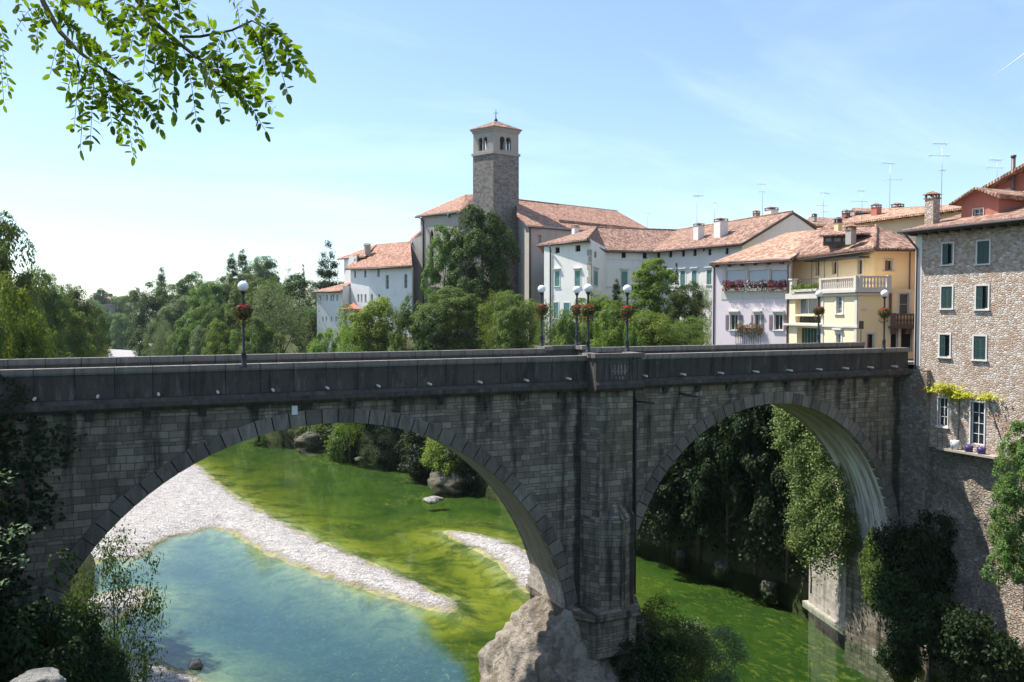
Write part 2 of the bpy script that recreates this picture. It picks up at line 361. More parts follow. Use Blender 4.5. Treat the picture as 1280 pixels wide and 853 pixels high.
M['leaf_pine'] = leaf('conifer_needles', (.025,.055,.026), (.055,.10,.045), (1.1,1.2,.7), .2)
M['leaf_olive'] = leaf('olive_green_leaves', (.075,.105,.03), (.14,.17,.05), tw=.35)
M['leaf_ivy'] = leaf('ivy_leaves', (.05,.095,.02), (.23,.29,.09), tw=.35)
M['leaf_locust'] = leaf('locust_leaflets', (.04,.065,.012), (.11,.16,.022), (2.3,2.2,.45), .55, .7)
M['vine'] = leaf('golden_vine_leaves', (.35,.36,.03), (.55,.50,.06), (1.2,1.1,.5), .4)
M['flower_red'] = leaf('red_petals', (.45,.015,.02), (.65,.06,.05), (1.2,.6,.6), .3)
M['flower_pink'] = leaf('crimson_petals', (.35,.02,.05), (.55,.05,.12), (1.2,.6,.6), .3)
M['flower_white'] = leaf('white_petals', (.7,.68,.62), (.85,.83,.8), (1,1,1), .3)
M['flower_stem'] = leaf('basket_foliage', (.12,.09,.03), (.22,.17,.07), (1.2,1,.5), .35)
M['twig'] = plain('green_brown_twig', (.07,.06,.025), .9, spec=.05)
# ------------------------------------------------------------------ camera, sky and sun
cd = bpy.data.cameras.new('camera'); cam = bpy.data.objects.new('camera', cd); col.objects.link(cam)
cam.location = CAM; cam.rotation_euler = (math.pi/2 - PIT, 0, -PSI)
cd.sensor_width = 36; cd.lens = F/1280*36; cd.clip_start = .1; cd.clip_end = 6000
sc.camera = cam
SUN_EL, SUN_AZ = R(59), R(-43)                       # azimuth from +Y towards +X
sd = Vector((math.sin(SUN_AZ)*math.cos(SUN_EL), math.cos(SUN_AZ)*math.cos(SUN_EL), math.sin(SUN_EL)))
sl = bpy.data.lights.new('sun', 'SUN'); sl.energy = 4.8; sl.angle = R(.5); sl.color = (1, .955, .88)
so = bpy.data.objects.new('sun', sl); col.objects.link(so); so.rotation_euler = sd.to_track_quat('Z', 'Y').to_euler(); so.location = (-40, 40, 80)
wd = bpy.data.worlds.new('World'); sc.world = wd; wd.use_nodes = True
wt = wd.node_tree; bg = wt.nodes['Background']
sky = wt.nodes.new('ShaderNodeTexSky'); sky.sky_type = 'NISHITA'; sky.sun_disc = False
sky.sun_elevation = SUN_EL; sky.sun_rotation = SUN_AZ; sky.altitude = 100; sky.air_density = 1.0; sky.dust_density = .7; sky.ozone_density = 1.0
def wnode(ty, ins=None, **kw):
    nd = wt.nodes.new(ty)
    for k, v in kw.items(): setattr(nd, k, v)
    for k, v in (ins or {}).items():
        if hasattr(v, 'is_output'): wt.links.new(v, nd.inputs[k])
        else: nd.inputs[k].default_value = v
    return nd
tc = wnode('ShaderNodeTexCoord').outputs['Generated']
sep = wnode('ShaderNodeSeparateXYZ', {0: tc})
zz = wnode('ShaderNodeMath', {0: sep.outputs[2], 1: .12}, operation='ADD').outputs[0]
px = wnode('ShaderNodeMath', {0: sep.outputs[0], 1: zz}, operation='DIVIDE').outputs[0]
py = wnode('ShaderNodeMath', {0: sep.outputs[1], 1: zz}, operation='DIVIDE').outputs[0]
cv = wnode('ShaderNodeCombineXYZ', {0: px, 1: py})
mp = wnode('ShaderNodeMapping', {'Vector': cv.outputs[0], 'Scale': (.55, 1.5, 1), 'Rotation': (0, 0, R(32))})
cn = wnode('ShaderNodeTexNoise', {'Vector': mp.outputs[0], 'Scale': .62, 'Detail': 8, 'Roughness': .62, 'Distortion': .6})
cr = wnode('ShaderNodeMapRange', {0: cn.outputs['Fac'], 1: .50, 2: .78, 3: 0.06, 4: .30})
cmix = wnode('ShaderNodeMix', {0: cr.outputs[0]}, data_type='RGBA')
wt.links.new(sky.outputs[0], cmix.inputs[6]); cmix.inputs[7].default_value = (8.5, 9.0, 9.4, 1)
tint = wnode('ShaderNodeMix', {0: 1.0}, data_type='RGBA', blend_type='MULTIPLY'); wt.links.new(cmix.outputs[2], tint.inputs[6]); tint.inputs[7].default_value = (.90, .985, 1.05, 1)
wt.links.new(tint.outputs[2], bg.inputs['Color']); bg.inputs['Strength'].default_value = .120
vs = sc.view_settings; vs.view_transform = 'Standard'; vs.look = 'None'; vs.exposure = 0.75; vs.gamma = 1
try: vs.use_curve_mapping = False
except Exception: pass
cy = sc.cycles
cy.use_denoising = True; cy.max_bounces = 7; cy.diffuse_bounces = 3; cy.glossy_bounces = 3; cy.transmission_bounces = 4; cy.transparent_max_bounces = 8
cy.sample_clamp_indirect = 4; cy.caustics_reflective = False; cy.caustics_refractive = False
try: cy.denoiser = 'OPENIMAGEDENOISE'
except Exception: pass

# ------------------------------------------------------------------ terrain, river bed, water
XR = np.array([(-900,60),(-60,47),(-12,46.3),(0,45.0),(5,46.3),(10,47.2),(14,48.2),(20,46.5),(30,44.4),(45,43),(60,40.5),(80,36.3),(97,31.5),(105,29),(130,22),(160,11),(200,4),(260,1.5),(300,2),(400,8),(450,11),(700,11),(4000,60)], float)
XL = np.array([(-900,20),(-60,15),(-37,5),(-20,-.5),(-8,-3.6),(0,-4.6),(10,-4.4),(31,-2.6),(60,-3),(97,-2),(150,-4),(300,-7),(480,-10),(700,-10),(4000,-60)], float)
def ground_h(x, y):
    x = np.asarray(x, float); y = np.asarray(y, float)
    xr = np.interp(y, XR[:,0], XR[:,1]); xl = np.interp(y, XL[:,0], XL[:,1])
    dr = x-xr; dl = xl-x
    wr = np.interp(y, [-60, 8, 10, 40, 60, 110, 200, 400], [4, 4, 4, 6, 10, 14, 26, 40]); hr = np.interp(y, [-60, 25, 60, 110, 200, 500, 900], [18.9, 18.3, 17.5, 17.5, 17, 14, 14])
    wl = np.interp(y, [-60, -30, -15, 0, 60, 150, 400], [4, 3.6, 5, 6, 14, 20, 35]); hl = np.interp(y, [-60, 10, 60, 150, 500, 900], [20.4, 18.6, 15, 13, 10, 12])
    def prof(d, w, h):
        t = np.clip(d/w, 0, 1); t = t*t*(3-2*t)*.35 + t*.65
        return -.6 + (h+.6)*t
    z = np.where(dr > 0, prof(dr, wr, hr), np.where(dl > 0, prof(dl, wl, hl), -7))
    near = (z > 1) & (np.abs(y) < 900)
    wob = np.sin(x*.31+y*.17)*np.sin(y*.23-x*.11)*.35 + np.sin(x*.9+1.3)*np.sin(y*.8)*.12
    street = (x > 44.6) & (y > -1) & (y < 7.5)
    z = np.where(near & (z < 18), z + wob, z)
    far = np.clip((np.hypot(x, y)-500)/2500, 0, 1)
    z = z + np.where(z > 1, far*14*(1+np.sin(x*.004)*.4), 0)
    return z
def gh(x, y): return float(ground_h(np.array([x]), np.array([y]))[0])
def grid_obj(name, xs, ys, zf, mat):
    X, Y = np.meshgrid(xs, ys); Z = zf(X, Y); n, m = X.shape
    me = bpy.data.meshes.new(name)
    v = np.stack([X, Y, Z], -1).reshape(-1, 3)
    i = np.arange(n*m).reshape(n, m)
    q = np.stack([i[:-1,:-1], i[:-1,1:], i[1:,1:], i[1:,:-1]], -1).reshape(-1, 4)
    me.vertices.add(len(v)); me.vertices.foreach_set('co', v.astype(np.float32).ravel())
    me.loops.add(q.size); me.loops.foreach_set('vertex_index', q.astype(np.int32).ravel())
    me.polygons.add(len(q)); me.polygons.foreach_set('loop_start', np.arange(0, q.size, 4, dtype=np.int32)); me.polygons.foreach_set('loop_total', np.full(len(q), 4, np.int32))
    me.update(); me.validate(); me.polygons.foreach_set('use_smooth', np.ones(len(q), bool))
    me.materials.append(mat)
    o = bpy.data.objects.new(name, me); col.objects.link(o); return o
def axis(parts):
    a = [np.arange(s, e, st) for s, e, st in parts]; return np.concatenate(a + [np.array([parts[-1][1]])])
t = NT('bank_earth'); o_ = t.geo()
c = t.mix(t.noise(o_, .35, 6, .7), (.05,.06,.022,1), (.10,.095,.05,1))
c = t.mix(t.ramp(t.noise(o_, .09, 5, .6), [(.5,(0,0,0)), (.65,(1,1,1))]), c, (.035,.055,.014,1))
M['earth'] = t.fin(c, .95, t.bump(t.noise(o_, 2.5, 6, .7), .8, .3), .1)
g = grid_obj('ground', axis([(-3000,-400,260), (-400,-80,20), (-80,-16,2), (-16,60,.8), (60,140,4), (140,400,20), (400,3000,260)]),
             axis([(-400,-60,30), (-60,130,1.2), (130,500,8), (500,4000,250)]), ground_h, M['earth'])
tag(g, kind='structure')

def zpoly(pts): return np.array([tuple(atz(x, y))[:2] for x, y in pts])
BAR1 = zpoly([(238,578),(252,583),(270,600),(300,622),(330,640),(365,658),(400,675),(440,692),(470,705),(510,722),(540,738),(566,750),(575,759),(566,767),(545,765),(515,757),(480,746),(440,734),(400,722),(370,708),(340,697),(310,680),(290,668),(262,661),(240,668),(215,673),(196,683),(185,694),(165,702),(140,700)])
BAR1 = np.vstack([BAR1, [(-12, 40), (-12, 110), (0, 112)]])
BAR2 = zpoly([(552,664),(575,664),(600,668),(625,675),(650,683),(668,694),(690,715),(690,745),(660,742),(645,733),(632,718),(620,704),(600,692),(580,682),(562,673)])
BAR3 = np.vstack([zpoly([(150,812),(172,819),(200,824),(222,834),(240,840),(256,850),(262,870)]), [(3.5,10),(-8,10),(-8,20)]])
BAR4 = np.vstack([zpoly([(150,738),(175,733),(192,741),(186,752),(165,768),(148,775)]), [(-8,29),(-8,34)]])
POOL = zpoly([(130,690),(185,694),(215,673),(262,661),(290,668),(340,697),(400,722),(480,746),(530,762),(540,785),(575,815),(592,860),(500,1000),(100,1000)])  # deeper pool; its right edge follows the painted edge of the trees' reflection
BARF = np.array([(-14,330),(-3,345),(6,380),(14,420),(14,470),(-14,520),(-30,480)], float)
def sdf(poly, X, Y):
    """signed distance, positive inside"""
    d = np.full(X.shape, 1e9); ins = np.zeros(X.shape, bool); n = len(poly)
    for i in range(n):
        a, b = poly[i], poly[(i+1) % n]
        e = b-a; wx, wy = X-a[0], Y-a[1]
        tt = np.clip((wx*e[0]+wy*e[1])/(e@e+1e-9), 0, 1)
        d = np.minimum(d, np.hypot(wx-e[0]*tt, wy-e[1]*tt))
        cnd = ((a[1] > Y) != (b[1] > Y)) & (X < (b[0]-a[0])*(Y-a[1])/(b[1]-a[1]+1e-12)+a[0])
        ins ^= cnd
    return np.where(ins, d, -d)
def wob2(X, Y): return .5*np.sin(X*1.7+Y*.6)*np.sin(Y*1.3-X*.4) + .35*np.sin(X*3.9+1)*np.sin(Y*3.3+2) + .2*np.sin(X*7.3+Y*2.1)*np.sin(Y*6.1)
def bed_h(X, Y):
    w = wob2(X, Y)
    s1 = np.maximum.reduce([sdf(b, X, Y) for b in (BAR1, BAR2, BAR3, BAR4)]) + w*.6*np.clip(Y/60, .3, 1)
    s1 = np.maximum(s1, sdf(BARF, X, Y))
    pool = np.clip(sdf(POOL, X, Y)/3+.4, 0, 1)
    lim = 1.5 + 1.3*pool + .25*wob2(X*.4, Y*.4) + .7*np.clip((X-20)/14, 0, 1)*np.clip((45-Y)/15, 0, 1)
    return np.where(s1 > 0, np.minimum(.55, s1*.16) + .10*wob2(X*1.1, Y*1.1)*np.clip(s1*.6, 0, 1) + .05*wob2(X*2.6, Y*2.6)*np.clip(s1, 0, 1), -lim*(1-np.exp(s1*.16/lim*1.2)))
t = NT('river_bed_gravel'); gp = t.geo(); sx = t.n('ShaderNodeSeparateXYZ', {0: gp})
zb = t.math('ADD', sx.outputs[2], t.math('MULTIPLY', t.math('SUBTRACT', t.noise(gp, .7, 6, .7), .5), .5))
vor = t.n('ShaderNodeTexVoronoi', {'Vector': gp, 'Scale': 3.4}, voronoi_dimensions='2D'); vs_ = t.n('ShaderNodeSeparateColor', {'Color': vor.outputs['Color']})
vor2 = t.n('ShaderNodeTexVoronoi', {'Vector': gp, 'Scale': 9}, voronoi_dimensions='2D'); vs2 = t.n('ShaderNodeSeparateColor', {'Color': vor2.outputs['Color']})
peb = t.ramp(t.math('ADD', t.math('MULTIPLY', vs_.outputs[0], .45), t.math('MULTIPLY', vs2.outputs[0], .55)), [(.1,(.24,.22,.21)), (.5,(.43,.405,.39)), (.9,(.64,.61,.59))])
peb = t.mix(t.ramp(t.noise(gp, .22, 5, .6), [(.5,(0,0,0)), (.7,(.4,)*3)]), peb, (.40,.36,.32,1))
alg = t.noise(gp, .35, 7, .72, .8)
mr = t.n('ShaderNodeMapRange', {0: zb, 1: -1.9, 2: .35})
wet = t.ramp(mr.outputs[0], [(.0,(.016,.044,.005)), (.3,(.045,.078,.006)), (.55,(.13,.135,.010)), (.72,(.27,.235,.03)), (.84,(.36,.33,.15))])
wet = t.mix(t.ramp(alg, [(.48,(0,0,0)), (.60,(.7,)*3)]), wet, (.05,.075,.008,1))
fl = t.noise(t.mapping(gp, (1.0,.55,1), rot=(0,0,.4)), 1.7, 6, .75, 1.0)
wet = t.mix(t.ramp(t.noise(gp, .16, 6, .7, .6), [(.48,(0,0,0)), (.60,(.8,)*3)]), wet, (.02,.044,.005,1))
wet = t.mix(t.math('MULTIPLY', t.ramp(t.noise(gp, .12, 4, .6), [(.42,(0,0,0)), (.6,(1,1,1))]), t.ramp(fl, [(.52,(0,0,0)), (.66,(.8,)*3)])), wet, (.22,.20,.03,1))
fl2 = t.noise(t.mapping(gp, (1.0,.5,1), rot=(0,0,.5)), 4.2, 5, .75, 1.2)
flm = t.ramp(t.noise(gp, .28, 5, .6), [(.47,(0,0,0)), (.62,(1,1,1))])
wet = t.mix(t.math('MULTIPLY', flm, t.ramp(fl2, [(.60,(0,0,0)), (.69,(.75,)*3)])), wet, (.32,.28,.07,1))
pv = t.n('ShaderNodeVertexColor', layer_name='pool').outputs['Color']  # pool mask: teal bed with the sky's reflection painted into its blue
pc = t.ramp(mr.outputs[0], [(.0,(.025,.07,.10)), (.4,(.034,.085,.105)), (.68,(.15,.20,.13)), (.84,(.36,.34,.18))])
pc = t.mix(t.ramp(t.noise(gp, .55, 6, .75, .7), [(.42,(0,0,0)), (.62,(.6,)*3)]), pc, (.018,.05,.075,1))
pc = t.mix(t.ramp(t.noise(gp, 1.9, 6, .78, .4), [(.54,(0,0,0)), (.66,(.6,)*3)]), pc, (.13,.17,.14,1))
pc = t.mix(t.math('MULTIPLY', vs_.outputs[1], .25), pc, (.03,.06,.07,1))
pc = t.mix(t.ramp(fl2, [(.61,(0,0,0)), (.68,(.7,)*3)]), pc, (.27,.28,.14,1))
pc = t.mix(t.ramp(fl, [(.63,(0,0,0)), (.70,(.6,)*3)]), pc, (.24,.26,.13,1))
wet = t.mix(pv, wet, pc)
vor3 = t.n('ShaderNodeTexVoronoi', {'Vector': gp, 'Scale': 1.15}, voronoi_dimensions='2D'); vs3 = t.n('ShaderNodeSeparateColor', {'Color': vor3.outputs['Color']})
stone = t.math('MULTIPLY', t.ramp(vor3.outputs['Distance'], [(.16,(1,1,1)), (.22,(0,0,0))]), t.ramp(vs3.outputs[1], [(.72,(0,0,0)), (.74,(1,1,1))]))
peb = t.mix(t.math('MULTIPLY', stone, .8), peb, t.ramp(vs3.outputs[2], [(0,(.16,.145,.13)), (1,(.62,.60,.57))]))
peb = t.mix(t.ramp(t.noise(gp, .5, 6, .75, .5), [(.60,(0,0,0)), (.70,(.55,)*3)]), peb, (.22,.20,.14,1))
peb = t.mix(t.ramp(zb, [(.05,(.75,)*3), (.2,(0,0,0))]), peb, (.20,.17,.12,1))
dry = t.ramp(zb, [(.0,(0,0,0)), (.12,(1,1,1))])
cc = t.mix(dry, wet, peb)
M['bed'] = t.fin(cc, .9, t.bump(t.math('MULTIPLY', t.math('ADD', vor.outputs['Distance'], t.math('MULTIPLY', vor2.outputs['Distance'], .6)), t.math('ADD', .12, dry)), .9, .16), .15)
bx = axis([(-16,60,.5)]); by = axis([(-45,130,.5)])
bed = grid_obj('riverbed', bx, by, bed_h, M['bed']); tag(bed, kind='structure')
X, Y = np.meshgrid(bx, by); pm = np.clip(sdf(POOL, X, Y)/.6+.5+.5*wob2(X*.6, Y*.6), 0, 1).ravel()
ca = bed.data.color_attributes.new('pool', 'FLOAT_COLOR', 'POINT'); ca.data.foreach_set('color', np.stack([pm, pm, pm, np.ones_like(pm)], -1).astype(np.float32).ravel())
bed2 = grid_obj('riverbed', axis([(-40,60,3)]), axis([(130,700,4)]), bed_h, M['bed']); tag(bed2, kind='structure')
t = NT('river_water'); gp = t.geo()
nb = t.math('ADD', t.noise(t.mapping(gp, (1,.6,1), rot=(0,0,.35)), 1.1, 4, .6), t.math('MULTIPLY', t.noise(gp, 5, 3, .6), .25))
nrm = t.bump(nb, .05, .10)
gl = t.n('ShaderNodeBsdfGlossy', {'Roughness': .03, 'Normal': nrm, 'Color': (1,1,1,1)})
tr = t.n('ShaderNodeBsdfTransparent', {'Color': (.80,.93,.84,1)})
fr = t.n('ShaderNodeFresnel', {'IOR': 1.40, 'Normal': nrm})
mx = t.n('ShaderNodeMixShader', {0: fr.outputs[0], 1: tr.outputs[0], 2: gl.outputs[0]}); t.link(mx.outputs[0], t.out.inputs['Surface'])
M['water'] = t.m
wa = MB(); wa.poly([(-60,-200,0),(75,-200,0),(75,700,0),(-60,700,0)]); ro = wa.build('river', M['water']); tag(ro, kind='structure')

# ------------------------------------------------------------------ bridge
br = thing('stone_bridge', 'dark grey two-arched stone bridge crossing the green river', 'bridge', (22.2, 2.4, 0))
YN, YF = .35, 4.1
CL, RL = (8.05, 4.84), 12.44
CR, RR = (34.02, 7.02), 9.97
def arc_pts(c, r, x0, x1, n):
    a0 = math.atan2(math.sqrt(max(0, r*r-(x0-c[0])**2)), x0-c[0]); a1 = math.atan2(math.sqrt(max(0, r*r-(x1-c[0])**2)), x1-c[0])
    return [(c[0]+r*math.cos(a0+(a1-a0)*i/n), c[1]+r*math.sin(a0+(a1-a0)*i/n)) for i in range(n+1)]
LZ = 7.0
AL = arc_pts(CL, RL, CL[0]-RL+.001, CL[0]+math.sqrt(RL**2-(LZ-CL[1])**2), 48)
AR = arc_pts(CR, RR, CR[0]-RR+.0001, CR[0]+RR-.0001, 48)
TOPZ = 18.45
b = MB()
def face_strip(pts, y, flip):
    for (xa, za), (xb, zb_) in zip(pts[:-1], pts[1:]):
        q = [(xa,y,za),(xb,y,zb_),(xb,y,TOPZ),(xa,y,TOPZ)]
        b.poly(q[::-1] if flip else q)
xl0, xl1 = AL[0][0], AL[-1][0]; xr0, xr1 = AR[0][0], AR[-1][0]
for y, fl in ((YN, False), (YF, True)):
    prof = [(-24,-3),(xl0-.001,-3)] ; face_strip(prof, y, fl)
    face_strip(AL, y, fl); face_strip([(xl1,5.2),(xr0,5.2)], y, fl); face_strip(AR, y, fl); face_strip([(xr1,-3),(46.6,-3)], y, fl)
b.poly([(xl0,YN,-3),(xl0,YF,-3),(xl0,YF,AL[0][1]),(xl0,YN,AL[0][1])]); b.poly([(xl1,YF,5.2),(xl1,YN,5.2),(xl1,YN,LZ),(xl1,YF,LZ)])
b.poly([(xr0,YN,5.2),(xr0,YF,5.2),(xr0,YF,CR[1]),(xr0,YN,CR[1])]); b.poly([(xr1,YF,-3),(xr1,YN,-3),(xr1,YN,CR[1]),(xr1,YF,CR[1])])
b.build('spandrel_wall', M['bridge'], br)
for A in (AL, AR):
    s = MB()
    for (xa, za), (xb, zb_) in zip(A[:-1], A[1:]): s.poly([(xa,YN,za),(xa,YF,za),(xb,YF,zb_),(xb,YN,zb_)], True)
    so_ = s.build('arch_soffit', M['soffit'], br, uv=False)
    ul = so_.data.uv_layers.new(name='UVMap')
    k = 0; arc = 0
    for (xa, za), (xb, zb_) in zip(A[:-1], A[1:]):
        d = math.hypot(xb-xa, zb_-za)
        for uvp in ((0,arc),(YF-YN,arc),(YF-YN,arc+d),(0,arc+d)): ul.data[k].uv = uvp; k += 1
        arc += d
def ring(c, r, a0, a1, n, y0, y1, th, gap=.026):
    m = MB()
    for i in range(n):
        g_ = gap/r*(1 if a1 > a0 else -1); p, q = a0+(a1-a0)*i/n+g_, a0+(a1-a0)*(i+1)/n-g_
        rr = random.Random(i*7+int(r)); po = rr.uniform(0,.012)*(gap>0); t2 = th*(rr.uniform(.94,1.06) if gap > 0 else 1)
        def pt(a, rad, y): return (c[0]+rad*math.cos(a), y, c[1]+rad*math.sin(a))
        v = [pt(p,r-.004,y0-po),pt(q,r-.004,y0-po),pt(q,r+t2,y0-po),pt(p,r+t2,y0-po),pt(p,r-.004,y1),pt(q,r-.004,y1),pt(q,r+t2,y1),pt(p,r+t2,y1)]
        m.raw(v, [(0,1,2,3),(4,7,6,5),(0,4,5,1),(1,5,6,2),(2,6,7,3),(3,7,4,0)])
    return m
for c, r, a0, a1, n in ((CL, RL, math.pi-.12, math.asin((LZ-CL[1])/RL), 50), (CR, RR, math.pi, 0, 44)):
    ring(c, r, a0, a1, n, YN-.07, YN+.3, .66).build('arch_ring', M['voussoir'], br)
    ring(c, r, a0, a1, n, YF-.3, YF+.07, .66).build('arch_ring', M['voussoir'], br)
    ring(c, r+.012, a0, a1, 60, YN-.03, YN+.2, .60, 0).build('joint_mortar', M['mortar'], br)
# cutwater of the pier (half hexagon), its footing
m = MB(); m.prism([(21.15,.34),(21.75,-.55),(23.75,-.55),(24.25,.34)], 6.9, 18.35); m.build('cutwater', M['bridge'], br)
m = MB(); m.prism([(21.1,.33),(21.7,-.62),(22.75,-1.15),(23.85,-.62),(24.35,.33)], 6.9, 11.6, top=False)
top = Vector((22.7,.2,13.4)); ring_ = [(21.1,.33,11.6),(21.7,-.62,11.6),(22.75,-1.15,11.6),(23.85,-.62,11.6),(24.35,.33,11.6)]
for p, q in zip(ring_[:-1], ring_[1:]): m.poly([p, q, top])
m.build('cutwater_cap', M['bridge'], br)
m = MB(); m.prism([(20.0,4.6),(20.0,.2),(21.0,-1.4),(23.75,-1.4),(24.5,.2),(24.5,4.6)], 6.6, 6.95, bottom=True); m.prism([(20.2,4.5),(20.2,.2),(21.15,-1.2),(23.6,-1.2),(24.3,.2),(24.3,4.5)], 4.6, 6.6)
m.build('pier_footing', M['bridge'], br)
m = MB(); m.box((19.98,.9,6.96),(20.32,4.35,7.6)); m.box((20.0,YN+.02,6.9),(20.27,YF-.02,9.3)); m.build('pier_facing', M['footing'], br)
# cornice, parapets, copings
XA, XB = -30.0, 44.75
RF = (21.35, 24.15)                                       # the refuge over the pier
def cornice(y0, dirn, dz):
    m = MB()
    pr = [(.45,18.25),(.62,18.42),(.62,18.62),(.5,18.78),(.34,18.80)]
    for (a, b_) in ((XA, RF[0]), (RF[0], RF[1]), (RF[1], XB)):
        ex = .85 if a == RF[0] else 0
        q = [(y0+dirn*(d-.5+ex), z+dz) for d, z in pr] + [(y0-dirn*(-1.0), 18.8+dz), (y0+dirn*-1.0, 18.25+dz)]
        q = [(y0+dirn*(d-.5+ex), z+dz) for d, z in pr] + [(y0-dirn*1.0, 18.80+dz), (y0-dirn*1.0, 18.25+dz)]
        n = len(q); v = [(a+ (0 if not ex else -.06),yy,zz_) for yy,zz_ in q] + [(b_+(0 if not ex else .06),yy,zz_) for yy,zz_ in q]
        fs = [(i,(i+1)%n,n+(i+1)%n,n+i) for i in range(n)] + [tuple(range(n))[::-1], tuple(range(n,2*n))]
        if dirn > 0: fs = [f[::-1] for f in fs]
        m.raw(v, fs)
    return m
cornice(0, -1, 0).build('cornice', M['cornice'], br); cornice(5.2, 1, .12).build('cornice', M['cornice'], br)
def parapet(y0, dirn, dz, name_xb, far):
    pw, pc = MB(), MB()
    yi, yo = y0-dirn*.38, y0
    z0, z1 = 18.80+dz, 19.88+dz
    for a, b_ in ((XA, RF[0]), (RF[1], name_xb)):
        pw.box((a, yi, z0), (b_, yo-dirn*.04, z1))
        pc.box((a, yi-dirn*.05, z1), (b_, yo+dirn*.07, z1+.2)); pc.box((a, yi-dirn*.02, z1-.07), (b_, yo+dirn*.025, z1))
        k = a+1.1
        while k < b_-.3: pw.box((k-.13, yo-dirn*.06, z0), (k+.13, yo-dirn*.012, z1-.071)); k += 4.3
    o_ = yo+dirn*.8
    pw.box((RF[0], o_-dirn*.36, z0), (RF[1], o_, z1+.1))
    for xx in (RF[0], RF[1]-.36): pw.box((xx, yi, z0), (xx+.36, o_-dirn*.361, z1+.1))
    for xx in (RF[0]+.12, RF[0]+.62, RF[1]-.72, RF[1]-.2): pw.box((xx-.09, o_-dirn*.01, z0), (xx+.09, o_+dirn*.04, z1))
    pc.box((RF[0]-.1, o_-dirn*.42, z1+.1), (RF[1]+.1, o_+dirn*.1, z1+.32))
    for xx in (RF[0]-.1, RF[1]-.46): pc.box((xx, yi-dirn*.06, z1+.1), (xx+.56, o_-dirn*.421, z1+.319))
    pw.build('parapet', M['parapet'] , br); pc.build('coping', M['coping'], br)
parapet(0, -1, 0, XB, False); parapet(5.2, 1, .17, 46.2, True)
# relief emblem on the refuge: upright rods bound together
m = MB()
for i in range(4): m.box((22.42+i*.2, -.86, 18.95+.14), (22.50+i*.2, -.80, 19.62))
for i in range(3): m.box((22.5+i*.2, -.855, 18.86), (22.58+i*.2, -.80, 19.02))
m.box((22.3,-.85,19.22),(23.22,-.803,19.29)); m.raw([(22.15,-.84,19.5),(22.42,-.84,19.2),(22.42,-.80,19.2),(22.15,-.80,19.5),(22.15,-.84,19.6),(22.42,-.84,19.3),(22.42,-.80,19.3),(22.15,-.80,19.6)],[(0,1,5,4),(4,5,6,7),(0,3,2,1),(1,2,6,5),(0,4,7,3),(2,3,7,6)])
m.raw([(23.37,-.84,19.5),(23.1,-.84,19.2),(23.1,-.80,19.2),(23.37,-.80,19.5),(23.37,-.84,19.6),(23.1,-.84,19.3),(23.1,-.80,19.3),(23.37,-.80,19.6)],[(1,0,4,5),(5,4,7,6),(0,1,2,3),(2,1,5,6),(4,0,3,7),(3,2,6,7)])
m.build('relief_emblem', M['coping'], br)
# corbels, spouts
for i in range(21):
    k = -1.7+2.16*i
    if RF[0]-.4 < k < RF[1]+.4 or k > 44: continue
    m = MB(); m.raw([(k-.16,YN,18.26),(k+.16,YN,18.26),(k+.16,YN,17.85),(k-.16,YN,17.85),(k-.13,.08,18.26),(k+.13,.08,18.26)], [(0,4,5,1),(3,4,0),(1,5,2),(2,5,4,3)]); m.build('corbel', M['cornice'], br)
for x in (43,122,198,272,341,409,473,537,600,658,711,806,854,901,945,987,1024,1057,1088,1118):
    p = atY(x, 488-.03*x*.6, -.2); m = MB(); m.tube([(p.x, .2, 18.95), (p.x, -.42, 18.93)], .055, 8); m.build('drain_spout', M['frame_stone'], br)
m = MB(); m.box((XA, .38, 18.6),(46.5, 4.82, 19.0)); m.build('road_deck', M['asphalt'], br)
for ya, yb in ((.4,1.3),(3.9,4.8)):
    m = MB(); m.box((XA, ya, 19.0),(46.4, yb, 19.13)); m.build('kerb_walk', M['paving'], br)
# rain pipe and brackets on the pier
m = MB(); m.tube([(24.42,.2,17.7),(24.42,.2,7.1)], .06, 8); m.tube([(24.42,.2,17.55),(25.1,-.55,17.5)], .05, 8); m.build('rain_pipe', M['iron'], br)
m = MB(); m.tube([(27.3,.3,17.85),(27.95,-.5,17.7)], .055, 8); m.build('iron_bracket', M['iron'], br)
m = MB(); m.box((6.35,.2,17.75),(6.6,.28,18.15)); m.build('number_plate', M['frame_white'], br)

# street at the right end of the bridge
m = MB(); m.poly([(46.5,-.2,19.0),(75,-.2,19.0),(75,7.5,19.0),(46.5,7.5,19.0)]); m.poly([(44.7,-.1,18.99),(46.5,-.1,18.99),(46.5,6.4,18.99),(44.7,6.4,18.99)]); tag(m.build('road', M['asphalt']), kind='structure')
# quay wall and cliffs
q = thing('quay_wall', 'pale stone quay wall at the foot of the right arch, weeds on top', 'wall', (45, 5, 0))
m = MB(); pts = [(43.75,-.3),(46.75,10.3)]
d = Vector((3,10.6,0)).normalized(); n = Vector((-d.y, d.x, 0))
m.obox((43.75,-.3), (d.x,d.y), (n.x,n.y), (0,11.0), (-4,0), -.4, 6.4); m.build('wall_body', M['quay'], q)
m = MB(); m.obox((43.75,-.3), (d.x,d.y), (n.x,n.y), (-.1,11.3), (-.2,.35), -.3, .16); m.build('toe_ledge', M['quay'], q)
